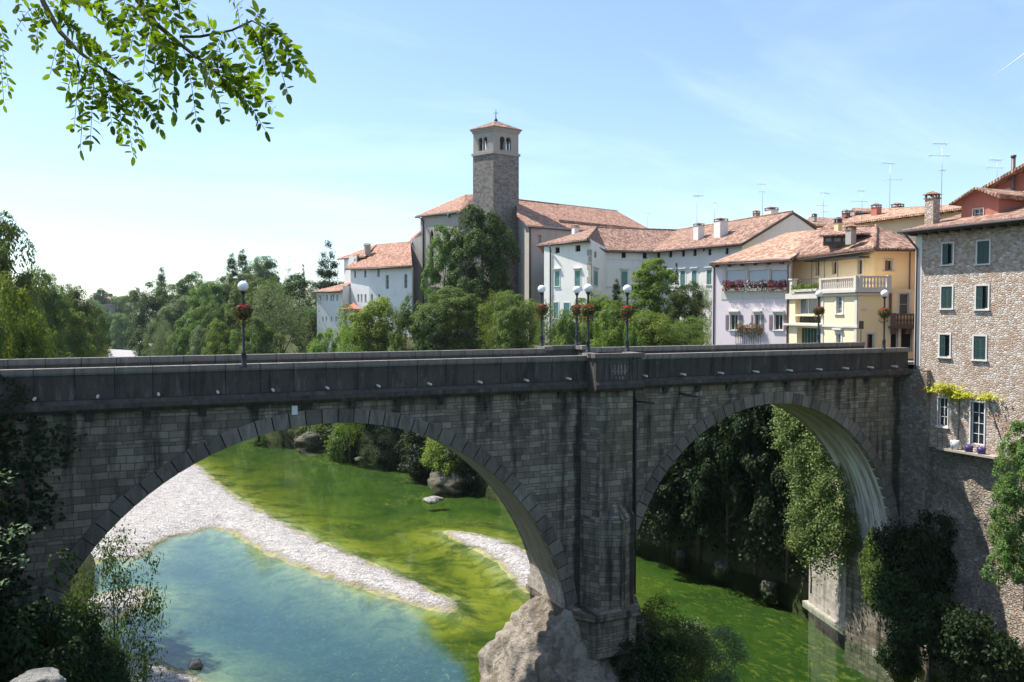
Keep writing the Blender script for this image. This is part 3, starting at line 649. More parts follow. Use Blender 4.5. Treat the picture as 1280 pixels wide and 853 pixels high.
# ------------------------------------------------------------------ foliage
def mesh_np(name, v, f, mat, smooth=False):
    me = bpy.data.meshes.new(name); k = f.shape[1]
    me.vertices.add(len(v)); me.vertices.foreach_set('co', np.ascontiguousarray(v, np.float32).ravel())
    me.loops.add(f.size); me.loops.foreach_set('vertex_index', np.ascontiguousarray(f, np.int32).ravel())
    me.polygons.add(len(f)); me.polygons.foreach_set('loop_start', np.arange(0, f.size, k, dtype=np.int32)); me.polygons.foreach_set('loop_total', np.full(len(f), k, np.int32))
    me.update(); me.validate()
    if mat: me.materials.append(mat)
    return me
def unit(a): return a/(np.linalg.norm(a, axis=-1, keepdims=True)+1e-9)
def leaves(c, nrm, size, rng, asp=.55, dirs=None):
    """one folded diamond leaf per centre"""
    n = len(c); nrm = unit(nrm)
    r = dirs if dirs is not None else rng.normal(size=(n,3))
    t = unit(r - nrm*(r*nrm).sum(-1, keepdims=True)); b = np.cross(nrm, t)
    s = (size*rng.uniform(.65, 1.3, n))[:,None]
    v = np.stack([c-t*s*.5, c+b*s*.5*asp+nrm*s*.1, c+t*s*.5, c-b*s*.5*asp+nrm*s*.1], 1).reshape(-1,3)
    f = np.arange(4*n).reshape(n,4)
    return v, f
def blob_twigs(blobs, n, rng, low=-.55):
    B = np.array(blobs, float); w = (B[:,3]*B[:,4]+B[:,4]*B[:,5]+B[:,3]*B[:,5]); w /= w.sum()
    out, nr = [], []
    while sum(len(o) for o in out) < n:
        k = rng.choice(len(B), n, p=w); d = unit(rng.normal(size=(n,3))); d[:,2] = np.where(d[:,2] < low, -d[:,2], d[:,2])
        rad = rng.uniform(.35, 1, n)**.35*rng.uniform(.88, 1.08, n)
        p = B[k,:3]+d*B[k,3:]*rad[:,None]
        keep = np.ones(n, bool)
        for j in range(len(B)):
            q = ((p-B[j,:3])/B[j,3:]); keep &= ~((np.linalg.norm(q, axis=1) < .62) & (k != j))
        out.append(p[keep]); nr.append(d[keep])
    return np.concatenate(out)[:n], np.concatenate(nr)[:n]
def crown(name, seed, blobs, ntw, per, twr, size, asp=.6, upb=.7, hang=0, clump=0):
    rng = np.random.default_rng(seed)
    c, d = blob_twigs(blobs, ntw, rng)
    per_n = rng.integers(int(per*.5), int(per*1.5), ntw); idx = np.repeat(np.arange(ntw), per_n); n = len(idx)
    if clump:                                    # leaf clumps: shells of leaves that face outwards, gaps between them
        rad = rng.uniform(.6, 1.25, ntw)*clump; e = unit(rng.normal(size=(n,3))+d[idx]*.45+np.array([0,0,.3]))
        off = e*(rad[idx]*rng.uniform(.5, 1.08, n)**.6)[:,None]*np.array([1,1,.72])
        p = c[idx]+off; nm = e*.75+rng.normal(size=(n,3))*.36+np.array([0,0,upb])
    else:
        off = rng.normal(size=(n,3))*twr*np.array([1,1,.7]); off[:,2] -= hang*np.abs(rng.normal(size=n))*twr
        p = c[idx]+off; nm = d[idx]*.55+rng.normal(size=(n,3))*.55+np.array([0,0,upb])
    v, f = leaves(p, nm, size, rng, asp)
    return mesh_np(name, v, f, M['leaf_mid'])
def blobs_round(seed, h=10., w=7., n=16, z0=.18, top=.9):
    rng = random.Random(seed); out = [(0,0,h*.5,w*.33,w*.33,h*.34)]
    for i in range(n):
        t = (i+.5)/n; z = h*(z0+(top-z0)*t); prof = math.sqrt(max(.06, 1-((z/h-.42)/.56)**2))
        a = i*2.4+rng.uniform(-.5,.5); rr = w*.35*prof*rng.uniform(.6,1.1)
        s = rng.uniform(.13,.21)*w*(.75+.4*prof)
        out.append((rr*math.cos(a), rr*math.sin(a), z, s*1.1, s*1.1, s*rng.uniform(.75,1.0)))
    return out
def blobs_column(seed, h=10., w=2.4, n=12):
    rng = random.Random(seed); out = []
    for i in range(n):
        t = (i+.5)/n; r = w*.5*(math.sin(math.pi*min(.97, t*.86+.1))**.7)
        out.append((rng.uniform(-.25,.25)*r, rng.uniform(-.25,.25)*r, h*(.04+.9*t), r*.85, r*.85, h/n*1.1))
    return out
def blobs_layers(seed, h=10., w=7., n=9):
    rng = random.Random(seed); out = []
    for i in range(n):
        t = i/(n-1); R_ = w*.5*(1-t)**.8+.25
        m_ = max(3, int(7*(1-t))+2)
        for k in range(m_):
            a = 2*math.pi*k/m_+rng.uniform(-.4,.4)+i
            l = R_*rng.uniform(.45,.85)
            out.append((l*math.cos(a), l*math.sin(a), h*(.10+.86*t)+rng.uniform(-.2,.2)-l*.12, R_*.36, R_*.36, .36))
    return out
def blobs_shrub(seed, h=3., w=4., n=9):
    rng = random.Random(seed); out = [(0,0,h*.42,w*.32,w*.32,h*.4)]
    for i in range(n):
        a = i*2.4; rr = w*.33*rng.uniform(.5,1); s = rng.uniform(.14,.24)*w
        out.append((rr*math.cos(a), rr*math.sin(a), h*rng.uniform(.25,.78), s, s, s*.8*h/3))
    return out
PROTO = {}
def trunk_mesh(name, h, r, blobs, seed, nl=9):
    rng = random.Random(seed); m = MB()
    bend = [(rng.uniform(-.2,.2), rng.uniform(-.2,.2)) for _ in range(6)]
    pts = [(bend[i][0]*i*.2, bend[i][1]*i*.2, -1.2+(h*.82+1.2)*i/5) for i in range(6)]
    m.tube(pts, [r*(1.25-1.1*i/5) for i in range(6)], 7)
    for i in range(nl):
        bl = blobs[(i*3+1) % len(blobs)]; z = max(.6, min(h*.6, bl[2]*.55)); k = z/(h*.82)*5
        s = Vector((0,0,z)); e = Vector(bl[:3]); mid = (s+e)/2+Vector((0,0,-.25))
        m.tube([s, mid, e], [r*.45, r*.28, r*.08], 5)
    me = bpy.data.meshes.new(name); me.from_pydata(m.v, [], m.f); me.polygons.foreach_set('use_smooth', m.sm); me.materials.append(M['bark']); return me
def proto(k, w, h, blobs, ntw, per, twr, size, seed, tr=.16, **kw):
    cm = crown('crown', seed, blobs, ntw, per, twr, size, **kw)
    co = np.empty(len(cm.vertices)*3, np.float32); cm.vertices.foreach_get('co', co); co = co.reshape(-1,3)
    hw = np.percentile(np.hypot(co[:,0], co[:,1]), 97)*2; hh = np.percentile(co[:,2], 99.7)
    PROTO[k] = (hw, hh, cm, trunk_mesh('trunk', h, tr, blobs, seed))
for i in range(3):
    bl = blobs_round(10+i, 10, 7.4, 16+2*i); proto('round%d' % i, 7.8, 10.2, bl, 210, 110, .30, .24, 20+i, clump=.75)
for i in range(4):
    bl = blobs_round(110+i, 10, 8.2-.5*i, 18+2*i, .06, .86); proto('dense%d' % i, 8, 10, bl, 230+10*i, 150, .24, .21, 120+i, clump=.82)
bl = blobs_round(31, 10, 6.2, 20, .1, .93); proto('tall0', 6.4, 10.4, bl, 230, 120, .28, .23, 32, clump=.72)
bl = blobs_round(33, 10, 6.4, 22, .08, .95); proto('tall1', 6.6, 10.4, bl, 240, 120, .26, .22, 34, clump=.68)
bl = blobs_round(41, 10, 8.5, 26, .15, .92); proto('loose0', 8.6, 10.2, bl, 330, 30, .36, .26, 42, asp=.4)
bl = blobs_round(43, 10, 8.5, 24, .1, .9); proto('willow0', 8.8, 10.2, bl, 380, 40, .33, .25, 44, asp=.28, hang=.8)
proto('poplar0', 2.5, 10.2, blobs_column(51, 10, 2.4), 420, 34, .15, .15, 52, tr=.1)
proto('cypress0', 1.7, 10.2, blobs_column(53, 10, 1.6, 14), 260, 36, .11, .13, 54, tr=.08, upb=.8)
proto('cedar0', 7.2, 10.2, blobs_layers(61), 900, 44, .26, .27, 62, tr=.17, asp=.35, upb=.8)
proto('pine0', 4.5, 10.2, blobs_layers(63, 10, 4.6, 11), 320, 34, .16, .16, 64, tr=.13, asp=.3, upb=.6)
for i in range(2): proto('shrub%d' % i, 4.2, 3.1, blobs_shrub(71+i), 260, 34, .17, .15, 73+i, tr=.06)
proto('finebush', 4.2, 3.1, blobs_shrub(77, 3, 4, 11), 330, 44, .16, .085, 78, tr=.05)
trng = random.Random(5)
def plant(kind, x, ytop, Z, wpx, mat, label, name='broadleaf_tree', cat='tree', group=None, base=None, loc=None, dz=0, trunk=True, h=None):
    pw, ph, cm, tm = PROTO[kind]
    X_, Y_ = loc if loc else W(x, Z)
    if base is None: base = max(gh(X_, Y_), .1) + dz
    if h is None: h = zat(ytop, Z, x) - base
    w = wpx*Z/F
    t = thing(name, label, cat, (X_, Y_, base), trng.uniform(0, 6.28), group)
    o = bpy.data.objects.new('crown', cm); col.objects.link(o); o.parent = t; o.scale = (w/pw, w/pw, h/ph)
    if mat != 'leaf_mid': o.material_slots[0].link = 'OBJECT'; o.material_slots[0].material = M[mat]
    if trunk:
        o2 = bpy.data.objects.new('trunk' if cat == 'tree' else 'stems', tm); col.objects.link(o2); o2.parent = t; s = h/ph; o2.scale = (w/pw, w/pw, s)
    return t
G_RB = 'trees on the right bank behind the bridge'
G_FW = 'trees of the wood upstream'
G_LB = 'trees on the left bank'
# left bank, near to far
plant('dense1', -8, 276, 58, 120, 'leaf_olive', 'tall dark olive tree at the left edge, highest on the left bank', group=G_LB)
plant('dense2', 18, 352, 52, 90, 'leaf_bright', 'sunlit yellow-green tree low at the left edge above the parapet', group=G_LB)
plant('dense2', 50, 338, 128, 66, 'leaf_mid', 'tree rising just right of the tall olive tree at the left edge', group=G_LB)
plant('dense3', 80, 388, 142, 62, 'leaf_bright', 'bright green tree above the parapet between yellow-green and dark trees', group=G_LB)
plant('dense0', 66, 352, 165, 46, 'leaf_mid', 'medium tree standing behind the bright tree on the left bank', group=G_LB)
plant('dense1', 96, 362, 155, 58, 'leaf_olive', 'dark olive tree, rightmost tall crown of the left bank', group=G_LB)
plant('dense2', 116, 384, 170, 44, 'leaf_mid', 'smaller tree at the right end of the left bank row', group=G_LB)
plant('loose0', 118, 412, 160, 42, 'leaf_olive', 'low dark tree beside the gravel reach of the far river', group=G_LB)
plant('dense3', 84, 357, 230, 30, 'leaf_mid', 'distant tree crown showing over the dark olive tree', group=G_LB)
plant('loose0', 28, 402, 62, 90, 'leaf_mid', 'low shaded tree directly above the parapet on the far left', group=G_LB)
# far wood
for i, (x, y, Z, w, k, m, l) in enumerate([
    (120, 390, 560, 22, 'dense2', 'leaf_mid', 'far tree below the left half of the distant grey wall'),
    (136, 388, 545, 22, 'dense0', 'leaf_grey', 'far tree below the right half of the distant grey wall'),
    (152, 392, 530, 20, 'dense3', 'leaf_mid', 'far low tree right behind the distant gravel reach'),
    (112, 372, 640, 20, 'dense0', 'leaf_grey', 'far tree at the left end of the distant skyline'),
    (124, 362, 720, 24, 'dense1', 'leaf_deep', 'dark far tree above the distant grey wall'),
    (138, 366, 760, 26, 'dense2', 'leaf_deep', 'dark rounded far tree right of the small red roof'),
    (150, 371, 700, 24, 'dense3', 'leaf_deep', 'last dark tree of the distant skyline before the wood'),
    (108, 380, 620, 22, 'dense1', 'leaf_grey', 'pale tree at the left end of the distant grey wall'),
    (168, 361, 560, 30, 'dense0', 'leaf_mid', 'rounded tree above the far gravel reach'),
    (206, 392, 300, 30, 'dense3', 'leaf_mid', 'tree low in the wood just right of the gravel reach'),
    (196, 354, 285, 64, 'dense0', 'leaf_deep', 'broad dark crown in the middle of the wood'),
    (203, 336, 320, 21, 'poplar0', 'leaf_deep', 'pointed dark tree standing out of the wood skyline'),
    (238, 342, 315, 46, 'dense1', 'leaf_mid', 'tall rounded tree right of the pointed dark tree'),
    (198, 398, 236, 34, 'willow0', 'leaf_grey', 'grey willow low above the parapet in the wood'),
    (206, 411, 215, 32, 'willow0', 'leaf_grey', 'small pale willow in front of the grey willow'),
    (222, 372, 255, 46, 'dense2', 'leaf_grey', 'soft green tree between the dark crown and the lamp post'),
    (258, 353, 240, 44, 'dense3', 'leaf_mid', 'upright tree left of the twin-topped poplar'),
    (232, 402, 205, 40, 'dense0', 'leaf_mid', 'low tree in front of the soft green tree'),
    (256, 410, 178, 40, 'dense1', 'leaf_grey', 'low greyish tree left of the basket lamp post'),
    (278, 402, 172, 44, 'dense1', 'leaf_bright', 'light yellow-green tree just left of the basket lamp post'),
    (291, 318, 270, 22, 'poplar0', 'leaf_deep', 'left top of the twin poplars above the lamp globe'),
    (304, 313, 262, 22, 'poplar0', 'leaf_deep', 'right and taller of the twin poplars above the lamp globe'),
    (284, 345, 250, 34, 'dense2', 'leaf_mid', 'tree below the twin poplars'),
    (327, 322, 255, 40, 'dense3', 'leaf_grey', 'rounded pale tree right of the twin poplars'),
    (361, 327, 265, 22, 'pine0', 'leaf_pine', 'dark conifer between the pale tree and the cypress'),
    (380, 331, 255, 6.5, 'cypress0', 'leaf_pine', 'thin far cypress left of the cedar'),
    (344, 348, 225, 46, 'dense0', 'leaf_mid', 'rounded tree below the dark conifer'),
    (374, 343, 212, 46, 'dense1', 'leaf_deep', 'dark tree left of the white convent'),
    (411, 306, 195, 58, 'cedar0', 'leaf_pine', 'tall layered cedar rising behind the white convent'),
    (316, 350, 205, 52, 'dense2', 'leaf_mid', 'tree behind the globe of the basket lamp post'),
    (352, 358, 160, 92, 'willow0', 'leaf_grey', 'large pale willow right of the basket lamp post'),
    (322, 396, 150, 56, 'dense1', 'leaf_mid', 'loose tree at the foot of the large pale willow'),
    (385, 384, 175, 40, 'dense3', 'leaf_deep', 'dark tree at the left corner of the white convent'),
    (268, 372, 215, 40, 'dense0', 'leaf_mid', 'mid green tree behind the light yellow-green tree')]):
    nm = {'poplar0':'poplar_tree','pine0':'conifer_tree','cypress0':'cypress_tree','cedar0':'cedar_tree','willow0':'willow_tree'}.get(k, 'broadleaf_tree')
    plant(k, x, y, Z, w*(1.0 if k in ('poplar0','cypress0','cedar0') else 1.22), m, l, nm, group=G_FW)
# right bank, below convent and church
for (x, y, Z, w, k, m, l) in [
    (404, 413, 146, 44, 'dense2', 'leaf_bright', 'low bright tree under the white convent'),
    (460, 374, 138, 78, 'dense3', 'leaf_yellow', 'yellow-green tree below the right half of the white convent'),
    (436, 405, 128, 40, 'loose0', 'leaf_bright', 'light green tree left of the yellow-green tree'),
    (507, 372, 132, 52, 'dense0', 'leaf_mid', 'rounded dark tree at the junction of convent and church'),
    (571, 360, 128, 86, 'dense1', 'leaf_mid', 'broad dark tree at the foot of the church choir'),
    (540, 388, 124, 46, 'tall0', 'leaf_deep', 'dark tree left of the broad tree under the choir'),
    (556, 282, 140, 46, 'tall1', 'leaf_mid', 'lighter tall tree leaning on the church choir wall'),
    (603, 260, 136, 70, 'tall0', 'leaf_deep', 'tall dark tree in front of the bell tower'),
    (621, 364, 119, 42, 'loose0', 'leaf_bright', 'bright young tree right of the broad dark tree'),
    (648, 366, 113, 62, 'dense2', 'leaf_mid', 'glossy dark tree left of the white town house'),
    (684, 376, 100, 40, 'loose0', 'leaf_mid', 'small tree at the left corner of the white town house'),
    (716, 390, 95, 50, 'dense3', 'leaf_mid', 'rounded tree behind the far refuge lamps'),
    (748, 366, 98, 66, 'dense0', 'leaf_bright', 'bright tree filling the corner below the white town house'),
    (771, 350, 99, 19, 'poplar0', 'leaf_deep', 'dark column of foliage beside the teal shuttered window'),
    (765, 386, 88, 56, 'dense1', 'leaf_bright', 'bright creeper-hung tree behind the right refuge lamp'),
    (812, 324, 97, 70, 'tall1', 'leaf_bright', 'tallest tree in front of the white town house'),
    (846, 330, 95, 8.5, 'cypress0', 'leaf_pine', 'slim cypress against the white town house'),
    (867, 356, 93, 7, 'cypress0', 'leaf_pine', 'shorter slim cypress near the mauve house'),
    (856, 354, 90, 48, 'dense2', 'leaf_deep', 'dark tree right of the tallest tree'),
    (878, 354, 96, 34, 'willow0', 'leaf_grey', 'pale olive tree between cypress and mauve house'),
    (818, 392, 84, 64, 'dense3', 'leaf_bright', 'bright tree low in front of the tallest tree'),
    (862, 396, 82, 52, 'loose0', 'leaf_mid', 'shrubby tree below the pale olive tree'),
    (896, 414, 76, 34, 'dense0', 'leaf_yellow', 'low yellow-green tree at the mauve house corner'),
    (792, 410, 80, 40, 'tall0', 'leaf_mid', 'small tree between refuge lamp and bright low tree'),
    (700, 405, 104, 34, 'dense1', 'leaf_deep', 'shaded small tree below the white town house')]:
    nm = {'poplar0':'columnar_tree','cypress0':'cypress_tree','willow0':'olive_tree','shrub0':'shrub'}.get(k, 'broadleaf_tree')
    plant(k, x, y, Z, w*(1.0 if k in ('poplar0','cypress0','shrub0') else 1.15), m, l, nm, 'shrub' if k == 'shrub0' else 'tree', G_RB, dz=-.5)
# dark bank seen through the right arch
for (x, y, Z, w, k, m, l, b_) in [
    (806, 452, 80.5, 110, 'round0', 'leaf_dark_shaded', 'dark tree on the shaded bank right beside the pier', 672),
    (838, 446, 77.0, 110, 'tall1', 'leaf_dark_shaded', 'dark tree on the shaded bank, second from the pier', 672),
    (876, 445, 74.0, 110, 'tall0', 'leaf_dark_shaded', 'dark tree in the middle of the right arch opening', 676),
    (912, 448, 71.0, 104, 'round1', 'leaf_dark_shaded', 'dark tree right of the middle one in the right arch', 684),
    (948, 450, 68.6, 100, 'round2', 'leaf_dark_shaded', 'dark tree left of the hanging ivy in the right arch', 690),
    (988, 456, 66.0, 96, 'tall0', 'leaf_dark_shaded', 'dark tree directly behind the hanging ivy', 700),
    (1024, 500, 64.0, 80, 'round0', 'leaf_dark_shaded', 'dark tree right behind the hanging ivy', 700),
    (866, 440, 78.5, 100, 'round1', 'leaf_dark_shaded', 'tall dark tree behind the mauve house cliff', 620),
    (930, 445, 73.5, 80, 'tall1', 'leaf_dark_shaded', 'tall dark tree hugging the wall below the mauve house', 620)]:
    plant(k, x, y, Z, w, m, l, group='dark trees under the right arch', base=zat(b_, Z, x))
def f_bankivy(rng, n):
    x_ = rng.uniform(792, 1012, n); zb = np.interp(x_, [800,1008], [79.7,64.7])-.4; y_ = rng.uniform(500, 705, n)+np.interp(x_, [800,1008],[-40,10])
    out = []
    for a_, z_, b_ in zip(x_, zb, y_):
        p_ = P(a_, b_, z_+.6*math.sin(a_*.2)+1.1*math.sin(b_*.03+a_*.05)); out.append(p_)
    return np.array(out)+rng.normal(size=(n,3))*.5
for (x, y, Z, w, k, m, l, b_) in [
    (1018, 640, 58, 60, 'shrub1', 'leaf_ivy', 'lit bush at the foot of the hanging ivy', 712),
    (1064, 632, 55.5, 50, 'finebush', 'leaf_olive', 'dry brambly bush on top of the quay wall', 705),
    (1106, 668, 52.6, 54, 'shrub0', 'leaf_ivy', 'leafy bush hanging over the near end of the quay wall', 778),
    (1150, 640, 51, 110, 'shrub1', 'leaf_dark_shaded', 'large dark bush below the stone house corner', 760),
    (1170, 720, 48, 130, 'shrub0', 'leaf_dark_shaded', 'large dark bush low on the right bank', 840),
    (1130, 790, 50, 60, 'shrub1', 'leaf_dark_shaded', 'dark bush at the water end of the quay wall', 860),
    (1245, 760, 44, 120, 'shrub0', 'leaf_dark_shaded', 'dark bush in the lower right corner', 900)]:
    plant(k, x, y, Z, w, m, l, 'shrub', 'shrub', 'bushes on the right bank', base=zat(b_, Z, x))
plant('tall1', 1290, 530, 38, 92, 'leaf_mid', 'sunlit tree at the right edge below the stone house', base=zat(740, 38, 1290))
# through the left arch: far bank
for (x, y, Z, w, k, m, l, b_) in [
    (432, 520, 133, 62, 'shrub0', 'leaf_mid', 'green bush on the far bank left of the grey bush', 572),
    (478, 530, 127, 62, 'finebush', 'leaf_grey', 'grey-green bush overhanging the far bank', 576),
    (508, 535, 124, 36, 'shrub1', 'leaf_dark_shaded', 'dark bush between grey bush and upright rock', 582),
    (522, 538, 120.5, 36, 'shrub0', 'leaf_olive', 'small bush on top of the upright rock', 574),
    (558, 546, 110.5, 70, 'shrub1', 'leaf_yellow', 'yellow-green bush growing on the big river rock', 590),
    (610, 584, 107, 34, 'finebush', 'leaf_grey', 'grey bush at the water right of the big river rock', 616),
    (404, 515, 143, 60, 'shrub1', 'leaf_mid', 'bush above the rounded mossy rock', 552),
    (540, 500, 119, 90, 'round0', 'leaf_dark_shaded', 'dark tree behind the upright rock', 604),
    (594, 520, 111, 90, 'round1', 'leaf_dark_shaded', 'dark tree behind the big river rock', 622),
    (490, 490, 129, 90, 'round2', 'leaf_dark_shaded', 'dark tree behind the grey-green far bank bush', 578),
    (440, 490, 138, 80, 'round0', 'leaf_dark_shaded', 'dark tree behind the green far bank bush', 566)]:
    tr_ = k.startswith('round')
    plant(k, x, y, Z, w, m, l, 'broadleaf_tree' if tr_ else 'shrub', 'tree' if tr_ else 'shrub', 'plants on the far bank under the left arch', base=zat(b_, Z, x)-(0 if tr_ else 1.3))
# rocks
def rock(name, label, loc, rad, seed, mat, squash=0, cat='rock', sub=5):
    import bmesh
    bm = bmesh.new(); bmesh.ops.create_icosphere(bm, subdivisions=sub, radius=1)
    off = Vector((seed*3.1, seed*1.7, seed*.9))
    for v in bm.verts:
        p = v.co.copy(); n = 0
        for k, a in ((1.1,.30),(2.3,.15),(9.5,.04),(19,.022)): n += a*mn.noise(p*k+off)
        for k, a in ((1.9,.30),(4.2,.17),(8.7,.08)): n -= a*(max(0,.28-abs(mn.noise(p*k+off*2)))-.1)
        s = 1+n
        v.co = Vector((p.x*rad[0]*s, p.y*rad[1]*s, p.z*rad[2]*s))
    me = bpy.data.meshes.new(name); bm.to_mesh(me); bm.free(); me.materials.append(mat)
    me.polygons.foreach_set('use_smooth', [True]*len(me.polygons))
    o = bpy.data.objects.new(name, me); col.objects.link(o); o.location = loc
    return tag(o, label, cat)
rock('rock_outcrop', 'massive pale brown rock carrying the bridge pier', (21.5, 2.2, -.4), (5.5, 5.2, 7.6), 3, M['rock'], sub=6)
def prock(x, y, wpx, hpx, seed, mat, label, dep=1.0, name='rock'):
    p = atz(x, y, 0); Z = (p-CAM).dot(FH); s = Z/F
    if hpx < 7: return rock(name, label, (p.x, p.y, -.12), (wpx*s*.52, wpx*s*.4, .42), seed, mat, sub=4)
    top = hpx*s*.72                              # sits on the bed, its top above the water
    return rock(name, label, (p.x, p.y, (top-1.5)/2), (wpx*s*.52, wpx*s*.52*dep, (top+1.5)/2), seed, mat, sub=4)
prock(390, 553, 44, 20, 5, M['rock_moss'], 'rounded mossy rock at the top of the left arch opening')
prock(524, 588, 24, 36, 6, M['rock_moss'], 'upright mossy rock standing on the far bank')
prock(564, 602, 52, 24, 7, M['rock_moss'], 'big dark river rock topped by a yellow-green bush')
prock(541, 624, 24, 6, 8, M['rock_pale'], 'small flat stone lying alone in the green water')
prock(244, 833, 18, 14, 9, M['rock_pale'], 'small stone with dry twigs at the edge of the pool')
prock(452, 573, 18, 4, 10, M['rock_moss'], 'thin flat stone by the far bank bushes')
p = P(45, 858, 7.4); rock('rock', 'pale boulder cut by the bottom left edge of the view', (p.x, p.y, p.z), (.24, .2, .13), 12, M['rock_pale'], sub=4)
# small stones along the shaded bank under the right arch
for i, (x, y, w_, l) in enumerate([(852,694,16,'small mossy boulder on the shaded bank nearest the pier'),(905,708,30,'low mossy boulder in the middle of the shaded bank'),(962,731,22,'mossy boulder at the water left of the ivy')]):
    prock(x, y, w_, 8, 20+i, M['rock_moss'], l)
def sheet_leaves(name, label, cat, f, n, size, mat, seed, nrm, parent_loc_=None, group=None, obj_name='leaves', asp=.8):
    """creeper: leaf centres from f(rng, n) with normals around nrm"""
    rng = np.random.default_rng(seed); p = f(rng, n)
    nm = np.array(nrm)+rng.normal(size=(len(p),3))*.55+np.array([0,0,.25])
    v, fc = leaves(p, nm, size, rng, asp)
    base = p.mean(0); base[2] = p[:,2].min()
    t = thing(name, label, cat, tuple(base), 0, group)
    o = bpy.data.objects.new(obj_name, mesh_np(obj_name, v-base, fc, mat)); col.objects.link(o); o.parent = t
    return t, base
def stems_for(t, base, paths, r=.03):
    m = MB()
    for pth in paths: m.tube(pth, r, 5)
    m.build('stems', M['bark'], t, uv=False)
def f_ivy(rng, n):                                       # hanging curtain behind the right arch
    a = np.array(P(985, 470, 60)); c = np.array(P(1062, 470, 55.2))
    k = np.linspace(0,1,34); strands = []
    for i in range(240):
        u = rng.uniform(0,1); top = zat(470, 58); bot = np.interp(u, [0,.16,.28,.36,.6,.8,1], [14,12.2,9.6,5.6,4.6,5.5,6.5])+rng.normal()*.7
        if u < .1: bot = 13+rng.normal()*.6
        q = a*(1-u)+c*u; dv = rng.normal()*.45
        strands.append((q[0]-rng.uniform(0,.8)+dv*.3, q[1]+dv, top, bot, .16+rng.uniform(0,.2)))
    S = np.array(strands); i = rng.integers(0, len(S), n); tt = rng.uniform(0,1,n)**.9
    z = S[i,2]-(S[i,2]-S[i,3])*tt; bul = .6*np.sin(z*1.3+S[i,0]*2.2)*np.sin(S[i,1]*1.7+z*.6)+.45*np.sin(z*2.9+S[i,1]*3.1)
    return np.stack([S[i,0]+rng.normal(size=n)*S[i,4]-bul*.6, S[i,1]+rng.normal(size=n)*S[i,4], z], -1)
t_, b_ = sheet_leaves('bank_creeper', 'dark creeper matting the shaded bank under the right arch', 'creeper', f_bankivy, 9000, .3, M['leaf_dark_shaded'], 89, (-.7,-.6,.2))
stems_for(t_, b_, [[tuple(P(x,700,np.interp(x,[800,1008],[79.5,64.5]))), tuple(P(x+4,600,np.interp(x,[800,1008],[79.5,64.5]))), tuple(P(x-4,520,np.interp(x,[800,1008],[79.5,64.5])))] for x in (830,880,930,980)], .05)
t_, b_ = sheet_leaves('hanging_ivy', 'sunlit curtain of ivy hanging behind the right arch', 'ivy', f_ivy, 34000, .15, M['leaf_ivy'], 90, (-.8,-.1,.3))
pa, pc_ = P(990,470,60), P(1055,470,55.5)
stems_for(t_, b_, [[(pa.x*(1-u)+pc_.x*u+.4, pa.y*(1-u)+pc_.y*u+.2, z) for z in (18.5,14,10,6)] for u in (.2,.45,.7,.9)])
def f_ivyleft(rng, n):
    z = rng.uniform(4, 18.2, n*3); edge = np.interp(z, [4,8,10,12,14,16,18.2], [-4.2,-4.6,-4.9,-4.3,-3.4,-2.7,-2.5])+.5*np.sin(z*2.3)+.25*np.sin(z*5.1)
    x = rng.uniform(-18, -1.8, n*3); k = (x < edge+rng.normal(size=n*3)*.25)
    x, z = x[k][:n], z[k][:n]
    bul = .25+.25*np.sin(x*1.3+z*.9)*np.sin(z*.7)+.15*np.sin(x*3.1)*np.sin(z*2.7)
    return np.stack([x, .33-np.abs(rng.uniform(0,1,len(x)))*(.2+np.clip(bul,0,1)), z], -1)
t_, b_ = sheet_leaves('ivy_cover', 'dark ivy covering the left end of the bridge wall', 'ivy', f_ivyleft, 15000, .2, M['leaf_dark_shaded'], 91, (0,-1,.2))
stems_for(t_, b_, [[(x, .3, 3.5), (x+.4, .28, 9), (x-.2, .28, 15), (x+.3,.3,18)] for x in (-12,-9,-6.5,-5)], .04)
def f_ivypar(rng, n):
    z = rng.uniform(18.2, 19.9, n*2); x = -4.45+.35*np.sin(z*4)+rng.normal(size=n*2)*.22*(20.6-z); k = rng.uniform(size=n*2) < np.interp(z,[18.2,19.9],[1,.25])
    return np.stack([x[k], -.08-rng.uniform(0,.1,k.sum())-.1*(z[k]<18.8), z[k]], -1)
t_, b_ = sheet_leaves('ivy_strand', 'thin ivy strand climbing the parapet at the far left', 'ivy', f_ivypar, 260, .11, M['leaf_dark_shaded'], 92, (0,-1,.2))
stems_for(t_, b_, [[(-4.4,-.1,18.2),(-4.5,-.09,19),(-4.3,-.06,19.8)]], .015)
